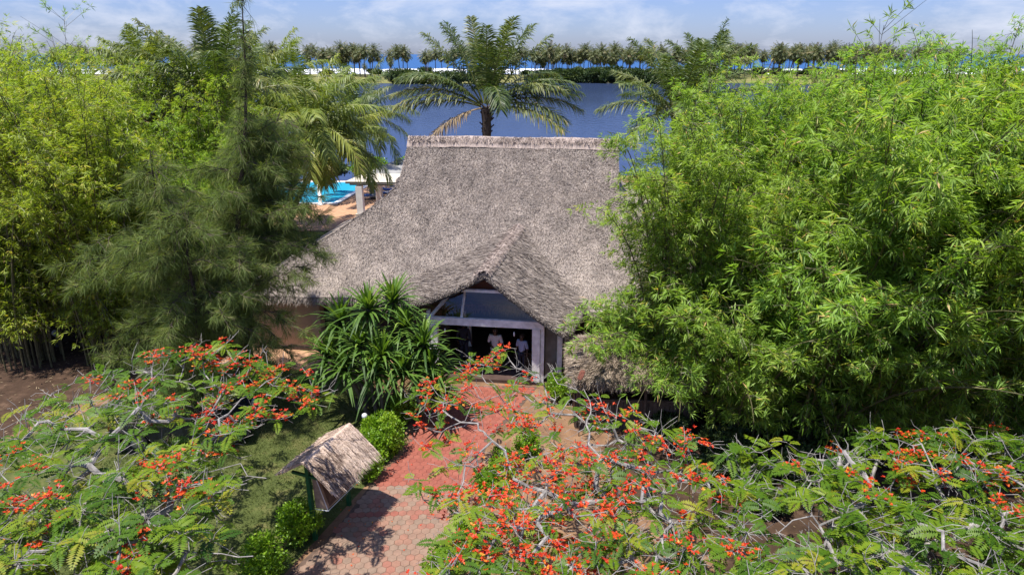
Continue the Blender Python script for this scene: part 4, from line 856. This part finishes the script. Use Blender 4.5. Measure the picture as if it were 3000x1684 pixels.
    gf = Geo(); FP = np.array(FP) - org; m = len(FP); c0 = r.normal(.42, .25, m)
    for k in range(5):
        a = 6.28 * k / 5 + r.normal(size=m) * .2; D = nrm(np.stack((np.cos(a), np.sin(a), r.uniform(-.2, .7, m)), -1)); gf.leaves(FP, D, nrm(np.cross(D, ZUP + r.normal(size=(m, 3)) * .5)), r.uniform(.04, .07, m), .036, np.clip(c0 + r.normal(size=m) * .15, 0, 1))
    gf.build('blossoms', M['flame_flower'], t); return t
flame_tree([(-8.4, 11.2, 0), (-8.2, 11.4, 1.2), (-8.0, 11.8, 2.6)], [(-250, 1330), (0, 1240), (60, 1175), (190, 1130), (330, 1070), (480, 1010), (640, 985), (760, 1010), (900, 1080), (1000, 1130), (940, 1180), (820, 1230), (690, 1280), (680, 1370), (690, 1470), (620, 1560), (680, 1640), (620, 1720), (600, 1950), (-300, 1950)], 620, (3.9, 5.3),
           'wide leafy flame tree at the left with a dense red blossom patch', 21, .84, .015, [(560, 1080, 120), (760, 1120, 130), (650, 1160, 110), (880, 1180, 80), (60, 1400, 60), (100, 1470, 50), (450, 1370, 50), (520, 1450, 30), (400, 1650, 40), (850, 1270, 30)], explicit=
           [[(511, 1430, 4.1), (547, 1381, 4.3), (588, 1304, 4.4), (641, 1228, 4.5), (706, 1169, 4.6), (782, 1116, 4.7)], [(617, 1381, 4.3), (705, 1357, 4.4), (780, 1400, 4.4)], [(411, 1516, 4.1), (323, 1557, 4.3), (223, 1575, 4.4), (88, 1616, 4.5)], [(376, 1422, 4.2), (329, 1392, 4.4), (265, 1366, 4.5), (176, 1375, 4.6), (118, 1334, 4.6)], [(470, 1557, 4.2), (547, 1616, 4.3), (741, 1628, 4.4)], [(317, 1287, 4.5), (253, 1257, 4.6), (141, 1234, 4.7), (76, 1210, 4.7)]])
flame_tree([(3.0, 13.6, 0), (2.9, 13.7, 1.1), (2.5, 13.9, 2.2)], [(1180, 1175), (1240, 1130), (1350, 1085), (1380, 1030), (1480, 1020), (1600, 1080), (1700, 1120), (1800, 1180), (1980, 1260), (2100, 1310), (2200, 1420), (2260, 1580), (2260, 1900), (1180, 1900), (1250, 1640), (1290, 1560), (1210, 1400), (1260, 1340)], 580, (3.1, 4.3),
           'flame tree right of the path with many red blossoms and thin bare twigs', 22, .62, .15, [(1700, 1400, 110), (1500, 1330, 100), (1570, 1600, 110), (1350, 1160, 60), (1420, 1090, 60), (1450, 1480, 90), (2050, 1330, 60), (1760, 1250, 60), (1620, 1660, 80), (1260, 1230, 50)], explicit=
           [[(1780, 1470, 3.0), (1600, 1440, 3.2), (1520, 1410, 3.3), (1480, 1320, 3.5), (1400, 1240, 3.6), (1300, 1180, 3.7)], [(1640, 1380, 3.3), (1760, 1340, 3.4)], [(1560, 1490, 3.3), (1420, 1480, 3.4), (1330, 1500, 3.5)], [(1720, 1230, 3.5), (1710, 1140, 3.6)], [(1960, 1380, 3.3), (1930, 1230, 3.6)], [(1850, 1640, 3.2), (1650, 1660, 3.4)]], nleaf=(2, 5))
flame_tree([(7.6, 11.2, 0), (7.3, 11.5, 1.2), (6.9, 11.9, 2.4)], [(2090, 1330), (2230, 1290), (2420, 1300), (2560, 1255), (2700, 1255), (2850, 1235), (3000, 1255), (3250, 1350), (3350, 1900), (2150, 1900), (2180, 1600), (2380, 1600), (2480, 1530), (2400, 1470), (2200, 1490), (2060, 1420)], 560, (3.2, 4.4),
           'flame tree at the lower right with thick grey limbs and few red flowers', 23, .88, .02, [(2690, 1310, 50), (2640, 1385, 40), (2980, 1450, 50), (2560, 1440, 40), (2280, 1370, 20), (2420, 1325, 20), (2090, 1620, 40), (2030, 1350, 40)], explicit=
           [[(2676, 1598, 3.2), (2558, 1628, 3.3), (2480, 1660, 3.3)], [(2423, 1581, 3.4), (2500, 1487, 3.6), (2380, 1510, 3.7), (2280, 1560, 3.7)], [(2852, 1534, 3.5), (2900, 1560, 3.5), (3000, 1610, 3.6)], [(2560, 1440, 3.7), (2700, 1300, 3.9), (2450, 1300, 4.0)]])

def bush(loc, rad, n, label, seed, mat='hedge_leaf', leaf=.07, cat='shrub', group=None, name='hedge_bush', squash=1.):
    r = np.random.default_rng(seed); t = empty(name, tuple(loc), 0, label, cat, group); g = Geo(); gl = Geo()
    rx, ry, rz = rad; nb = 26; ce = nrm(r.normal(size=(nb, 3))) * r.uniform(.45, .8, (nb, 1)) * np.array(rad) + np.array((0, 0, rz)); ce[:, 2] = np.maximum(ce[:, 2], rz * .35)
    i = r.integers(0, nb, n); d = nrm(r.normal(size=(n, 3))); P = ce[i] + d * np.array(rad) * .36 * r.uniform(.6, 1.1, n)[:, None]; P[:, 2] = np.maximum(P[:, 2], .05)
    D = nrm(d + r.normal(size=(n, 3)) * .7 + ZUP * .2); c = np.clip(r.normal(.45, .2, nb)[i] * .6 + .2 + r.normal(size=n) * .18, 0, 1)
    L = leaf * r.uniform(.7, 1.5, n); gl.leaves(P, D, nrm(np.cross(D, r.normal(size=(n, 3)))), L, L * .55, c, fold=.08); gl.build('foliage', M[mat], t)
    g.segs(np.tile((0, 0, 0.), (nb, 1)) + r.normal(size=(nb, 3)) * (.06 * rx, .06 * ry, 0), ce, .025 * max(rx, .4), .008, 4); g.build('stems', M['dark_bark'], t); return t
HG = 'hedge bushes along the red path'
for px, py, rad, n, lab, sd in ((1120, 1330, (.75, .8, .72), 7500, 'round bright green bush beside the path, behind the notice kiosk', 1), (1085, 1400, (.5, .55, .5), 3600, 'small bright bush touching the straw roof of the kiosk', 2),
        (880, 1580, (.55, .6, .6), 4600, 'bright green bush in front of the green kiosk post', 3), (775, 1690, (.65, .6, .62), 5200, 'bright bush at the bottom edge left of the pavers', 4),
        (1475, 1390, (.42, .75, .4), 4200, 'low green hedge bush on the right edge of the red path', 5), (1430, 1440, (.38, .5, .34), 3000, 'lowest hedge bush where the right path edge bends', 6),
        (1370, 1610, (.42, .7, .5), 4500, 'green hedge bush right of the hexagonal pavers', 7), (1300, 1705, (.45, .6, .5), 4200, 'green bush at the bottom edge right of the pavers', 8), (1180, 1240, (.5, .5, .6), 3800, 'dark bush below the strap-leaved pandanus', 9), (1545, 1330, (.5, .5, .45), 3300, 'small green bush behind the right path hedge', 10), (1640, 1175, (.55, .45, .5), 3600, 'green bush between the porch post and the plank hut', 11)):
    p = atZ(px, py, 0); bush((p[0], p[1], 0), rad, n, lab, sd, group=HG)
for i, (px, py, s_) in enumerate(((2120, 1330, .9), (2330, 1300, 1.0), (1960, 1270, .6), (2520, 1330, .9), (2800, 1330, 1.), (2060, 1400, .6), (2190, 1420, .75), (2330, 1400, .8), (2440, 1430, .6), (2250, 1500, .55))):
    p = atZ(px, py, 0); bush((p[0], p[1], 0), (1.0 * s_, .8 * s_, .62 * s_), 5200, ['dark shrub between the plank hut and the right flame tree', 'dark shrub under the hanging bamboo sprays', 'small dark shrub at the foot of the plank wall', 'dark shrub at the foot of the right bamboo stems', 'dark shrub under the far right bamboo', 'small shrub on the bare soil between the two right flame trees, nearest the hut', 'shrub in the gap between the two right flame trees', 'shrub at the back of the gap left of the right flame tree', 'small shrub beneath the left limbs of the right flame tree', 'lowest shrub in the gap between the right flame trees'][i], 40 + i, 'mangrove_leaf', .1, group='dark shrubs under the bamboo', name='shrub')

def pandanus():
    r = np.random.default_rng(6)
    hd = [(1010, 1080, 20.2), (1180, 1090, 20.0), (1100, 1090, 19.9), (1280, 1140, 20.1), (1080, 905, 21.0), (1000, 940, 21.4), (1150, 885, 21.6), (1055, 1010, 20.4), (1240, 1010, 20.6), (1185, 960, 21.2), (1120, 1040, 20.2), (960, 1040, 20.8), (1265, 1075, 20.5)]
    root = empty('pandanus', (-4.4, 21.3, 0), 0, 'large clump of strap-leaved pandanus left of the porch', 'plant')
    for k, (px, py, Y) in enumerate(hd):
        p = atY(px, py, Y) - np.array((-4.4, 21.3, 0)); n = 84; g = Geo(); el = np.sort(r.uniform(-.15, 1.48, n))[::-1]; a = np.arange(n) * 2.4 + r.normal(size=n) * .2; L = r.uniform(.95, 1.65, n) * np.where(el > 1.2, .8, 1)
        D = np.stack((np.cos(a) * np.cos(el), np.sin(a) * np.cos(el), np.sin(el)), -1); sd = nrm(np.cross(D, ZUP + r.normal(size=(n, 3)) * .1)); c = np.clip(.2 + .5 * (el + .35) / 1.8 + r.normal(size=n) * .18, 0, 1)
        prev = np.broadcast_to(p, (n, 3)) - ZUP * (.12 * (1 - el[:, None])); w0 = np.full((n, 1), .05); dr = r.uniform(.1, .8, n)[:, None]
        pts = [prev + D * L[:, None] * s_ - ZUP * L[:, None] * dr * .55 * s_ ** 2.3 * np.cos(el)[:, None] - ZUP * L[:, None] * .18 * s_ ** 3 for s_ in np.linspace(0, 1, 6)]; ws = [.06, .085, .085, .07, .045, .006]
        for q in range(5): g.quads(np.stack((pts[q] + sd * ws[q] / 2 * 1.15, pts[q + 1] + sd * ws[q + 1] / 2 * 1.15, pts[q + 1] - sd * ws[q + 1] / 2 * 1.15, pts[q] - sd * ws[q] / 2 * 1.15), 1), c)
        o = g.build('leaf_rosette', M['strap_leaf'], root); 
        g = Geo(); b = np.array((p[0] * .55, p[1] * .55, 0)); g.tube([b, b + (p - b) * .5 + np.array((.05, .03, 0)), p], (.09, .075, .06), 7); g.build('stem', M['palm_bark'], root, True)
pandanus()

# palms
def frond_geo(g, P, az, el, L, droop, nl, ll, r, width=.04, c0=.45, hang=.5, mi=0, twist=0., start=.16):
    s_ = np.linspace(0, 1, 24); ang = el - droop * s_ ** 1.25; dx = np.cumsum(np.cos(ang)) * L / 24; dz = np.cumsum(np.sin(ang)) * L / 24; h = np.array((math.cos(az), math.sin(az), 0))
    path = P + np.outer(dx, h) + np.outer(dz, ZUP); g.segs(path[:-1], path[1:], np.linspace(.045, .008, 23), np.linspace(.043, .006, 23), 4, .85, mi)
    k = np.repeat(np.linspace(start, .995, nl), 2); sg = np.tile((1, -1), nl); Q = np.stack([np.interp(k, s_, path[:, i]) for i in range(3)], -1); A = np.interp(k, s_, ang); tn = np.outer(np.cos(A), h) + np.outer(np.sin(A), ZUP)
    side = np.cross(h, ZUP); up = np.cross(np.broadcast_to(side, tn.shape), tn); n = len(k); prof = np.minimum(1, .45 + 2.2 * (k - start)) * np.clip(1.3 - k ** 4 * .85, .2, 1)
    D = nrm(side * sg[:, None] * .85 + tn * (.35 + .5 * k[:, None]) + up * r.uniform(-.25, .6, n)[:, None] + r.normal(size=(n, 3)) * .1 - ZUP * .12); g.blades(Q, D, nrm(np.cross(D, up + r.normal(size=(n, 3)) * .25)), ll * prof * r.uniform(.85, 1.1, n), width, hang * r.uniform(.5, 1.3, n), np.clip(c0 + r.normal(size=n) * .12 + .12 * k, 0, 1), mi)
def palm(base, crown, label, fronds, mat, seed, nl=100, ll=.88, width=.058, hang=.5, trunk=(.3, .2), name='oil_palm', group=None, bark='dark_bark', start=.16):
    r = np.random.default_rng(seed); t = empty(name, tuple(base), 0, label, 'palm tree', group); cr = np.array(crown) - np.array(base); q = np.linspace(0, 1, 26)[:, None]; path = cr * q; path[:, :2] = cr[:2] * q ** 1.6
    g = Geo(); rad = np.linspace(trunk[0], trunk[1], 26) * (1 + .08 * np.sin(np.arange(26) * 2.1)); rad[-5:] *= np.linspace(1.05, 1.45, 5); g.tube(path, rad, 10, .4)
    n = 60; a = np.arange(n) * 2.4; f = r.uniform(.84, 1.0, n); p = cr * f[:, None]; d = np.stack((np.cos(a), np.sin(a), .9 + 0 * a), -1); g.segs(p, p + d * r.uniform(.2, .42, n)[:, None], .05, .03, 4); g.build('trunk', M[bark], t)
    for az, el, L, dr, kind in fronds:
        g = Geo(); c0 = .42 + r.normal() * .12 + (.14 if el < 35 else 0)
        a = az + r.normal() * 5; frond_geo(g, cr + np.array((math.cos(R(a)) * .12, math.sin(R(a)) * .12, .05)), R(a), R(el), L, dr, nl, ll * (.8 if kind == 'dead' else 1), r, width, c0, hang * (1.6 if kind == 'dead' else 1), start=start)
        g.build('dead_frond' if kind == 'dead' else 'frond', M['dead_leaf'] if kind == 'dead' else M[mat], t)
    return t
F1 = [(172, 58, 4.9, .35, ''), (150, 68, 4.8, .3, ''), (120, 78, 4.7, .25, ''), (60, 76, 4.6, .3, ''), (20, 66, 4.8, .3, ''), (5, 58, 4.8, .4, ''), (275, 80, 4.4, .6, ''), (300, 72, 5.0, .5, ''), (95, 66, 4.5, .6, ''), (185, 72, 4.6, .35, ''), (350, 72, 4.5, .4, ''), 
      (180, 42, 5.0, 1.0, ''), (200, 47, 4.9, 1.1, ''), (352, 42, 5.0, 1.1, ''), (330, 40, 4.7, 1.1, ''), (30, 45, 5.0, 1.0, ''), (160, 45, 5.0, 1.0, ''), (280, 58, 4.0, 2.2, ''),
      (186, 16, 5.1, .75, ''), (196, 26, 4.9, .95, ''), (355, 20, 5.1, .85, ''), (340, 8, 4.7, .8, ''), (10, 26, 5.0, .8, ''), (335, 16, 4.6, .9, ''), (205, -8, 4.0, .75, 'dead'), (176, 30, 5.1, .9, ''), (358, 34, 5.1, 1.0, '')]
palm((*(atY(1425, 320, 36)[:2] + np.array((.0, .2))), 0), tuple(atY(1425, 318, 36)), 'oil palm with upright fronds rising behind the middle of the thatched ridge', F1, 'oil_palm_leaf', 31, group='oil palms')
def fan(r, n, el0, el1, L, rest=()):
    return [(i * 137.5 % 360, el1 + (el0 - el1) * (1 - i / n) ** .8 + r.normal() * 5, L * r.uniform(.9, 1.05), .35 + .9 * (i / n), '') for i in range(n)] + list(rest)
rr = np.random.default_rng(77)
palm((*atY(640, 320, 33)[:2], 0), tuple(atY(648, 335, 33)), 'tall oil palm with a stiff upright crown left of the casuarina leader', fan(rr, 22, 84, 42, 5.0, [(178, 30, 5.2, .8, ''), (185, 38, 5.4, .6, ''), (190, 12, 4.6, .8, 'dead'), (178, 20, 4.2, 1.2, 'dead')]), 'oil_palm_leaf', 32, group='oil palms')
palm((*atY(1985, 330, 36)[:2], 0), tuple(atY(1985, 345, 36)), 'oil palm half hidden by bamboo at the right end of the ridge', fan(rr, 22, 75, 5, 4.6), 'oil_palm_leaf', 33, group='oil palms')
palm((*atY(2065, 165, 46)[:2], 0), tuple(atY(2065, 262, 46)), 'oil palm whose two tall frond tufts rise above the right bamboo', fan(rr, 10, 82, 55, 4.2), 'oil_palm_leaf', 34, group='oil palms')
CO = 'coconut palms around the pool'
def cfan(r, n, L, hi=80, lo=-10): return [(i * 137.5 % 360, hi + (lo - hi) * (i / n) ** .85 + r.normal() * 5, L * r.uniform(.88, 1.05), .6 + .9 * (i / n), '') for i in range(n)]
for k, (px, py, Y, lab, L) in enumerate(((905, 365, 41, 'yellow-green coconut palm with drooping fronds over the pool', 4.6), (1045, 350, 58, 'darker coconut palm behind the yellow-green one, by the lagoon', 5.3), (790, 275, 46, 'coconut palm showing only its top behind the casuarina, left of the yellow-green one', 4.2), (425, 225, 48, 'small coconut palm above the left bamboo with a leaning pale stem', 3.4), (965, 430, 44, 'low coconut palm with yellow arching fronds beside the pool', 4.2))):
    c = atY(px, py, Y); palm((c[0] + (-2.2, .9, -1, -.5, -3.4)[k], c[1], 0), tuple(c), lab, cfan(rr, 28, L * 1.08), 'coconut_leaf' if k != 1 else 'oil_palm_leaf', 50 + k, 84, .95, .065, .8, (.22, .15), 'coconut_palm', CO, 'palm_bark', .1)

def far_palms():
    r = np.random.default_rng(99); meshes = []
    for k in range(7):
        g = Geo(); h = r.uniform(10.8, 15.0); lx = r.normal() * 1.3; pts = [(lx * q ** 2, 0, h * q) for q in np.linspace(0, 1, 7)]; g.tube(pts, np.linspace(.24, .15, 7), 6, .4, 1); top = np.array(pts[-1]); n = 36
        for i in range(n):
            frond_geo(g, top, R(i * 137.5), R(84 - 150 * (i / n) ** .85), r.uniform(3.2, 4.8), .35 + .8 * i / n, 11, 1.1, r, .26, .98 if (i > n - 3) else np.clip(.5 + r.normal() * .18, 0, 1), .9, start=.08)
        o = g.build('coconut_palm', [M['far_palm_leaf'], M['palm_bark']]); meshes.append(o.data); bpy.data.objects.remove(o)
    lab = 'slender coconut palm in the long row on the far beach beyond the lagoon'; spots = []
    for Y, x0, x1, st_ in ((404, -262, 250, 5.0), (432, -280, 262, 4.6)):
        x = x0
        while x < x1:
            spots.append((x, Y + r.normal() * 12)); x += st_ * (.25 + r.exponential(.75))
    x = 12
    while x < 250: spots.append((x, 375 + r.normal() * 14)); x += 3.6 * (.25 + r.exponential(.75))
    print('far palms', len(spots))
    for i, (x, y) in enumerate(spots[:299]):
        me = meshes[r.integers(0, 7)]; o = bpy.data.objects.new('coconut_palm', me); C.objects.link(o); zz = float(spitz(np.array(x), np.array(y))); o.location = (x, y, zz - .1); o.rotation_euler = (0, 0, r.uniform(0, 6.28)); s_ = r.uniform(.74, 1.12); o.scale = (s_ * 1.2, s_ * 1.2, s_); o.rotation_euler[0] = r.normal() * .05
        tag(o, lab, 'palm tree', 'coconut palms on the far beach')
    for i, (px, py, s_, l) in enumerate(((1072, 232, .5, 'short young palm standing alone on the grassy far shore'), (1150, 228, .62, 'bushy young palm on the far shore left of the dark mangrove'))):
        p = atZ(px, py, -.4); o = bpy.data.objects.new('coconut_palm', meshes[i]); C.objects.link(o); o.location = (p[0], min(p[1], 385), -.4); o.scale = (s_,) * 3; tag(o, l, 'palm tree', 'young palms on the far shore')
far_palms()
MG = 'mangrove bushes on the far shore'
for i, (px, w, h) in enumerate(((1180, 9, 3.4), (1245, 8, 3.0), (1640, 8, 3.2), (1690, 7, 3.4), (1745, 9, 3.8), (1800, 8, 4.0), (1850, 8, 3.6), (1905, 9, 3.4), (1590, 8, 3.0), (1965, 9, 3.2), (2040, 10, 3.4), (1330, 9, 3.2), (1420, 9, 3.0))):
    p = atZ(px, 244, -1); y = 322 + 10 * math.sin(p[0] * .021 + 1) + 5 * math.sin(p[0] * .07); x = (px - 1500) / FPX * (y * ct + 4)
    bush((x, y, -1.4), (w, 5, h), 5200, ['low dark mangrove at the end of the grassy far shore', 'dark mangrove bush at the water left of the middle oil palm'][i] if i < 2 else 'rounded mangrove bush in the row along the far bank right of the middle oil palm', 60 + i, 'mangrove_leaf', .85, 'bush', MG if i > 1 else None, 'mangrove_bush')
rq = np.random.default_rng(123)
for i in range(34):
    x = 12 + i * 7.4 + rq.normal() * 2 if i < 30 else -150 + (i - 30) * 31
    bush((x, 445 + rq.normal() * 8, -.6), (5.5 * rq.uniform(.8, 1.3), 4, rq.uniform(1.1, 2.3)), 1500, 'low green scrub bush under the far coconut palms', 200 + i, 'mangrove_leaf', .9, 'bush', 'scrub under the far palms', 'scrub_bush')
for i, (x, y, w) in enumerate(((-14.5, 68.2, 2.4), (-10.5, 67.8, 2.6), (-6.5, 68, 2.5), (-2.5, 68.2, 2.5), (-19, 68.4, 2.6), (-23.5, 68.6, 2.6))):
    bush((x, y, 0), (w, 1.2, 1.15), 5200, ['green hedge bush right behind the far corner of the pool', 'green hedge bush behind the pavilion pillars', 'hedge bush right of the pavilion behind the roof', 'hedge bush by the lagoon hidden behind the roof', 'dark hedge bush behind the middle of the pool', 'dark hedge bush behind the left of the pool'][i], 80 + i, 'mangrove_leaf' if i > 3 else 'hedge_leaf', .2, group='hedge between pool and lagoon')
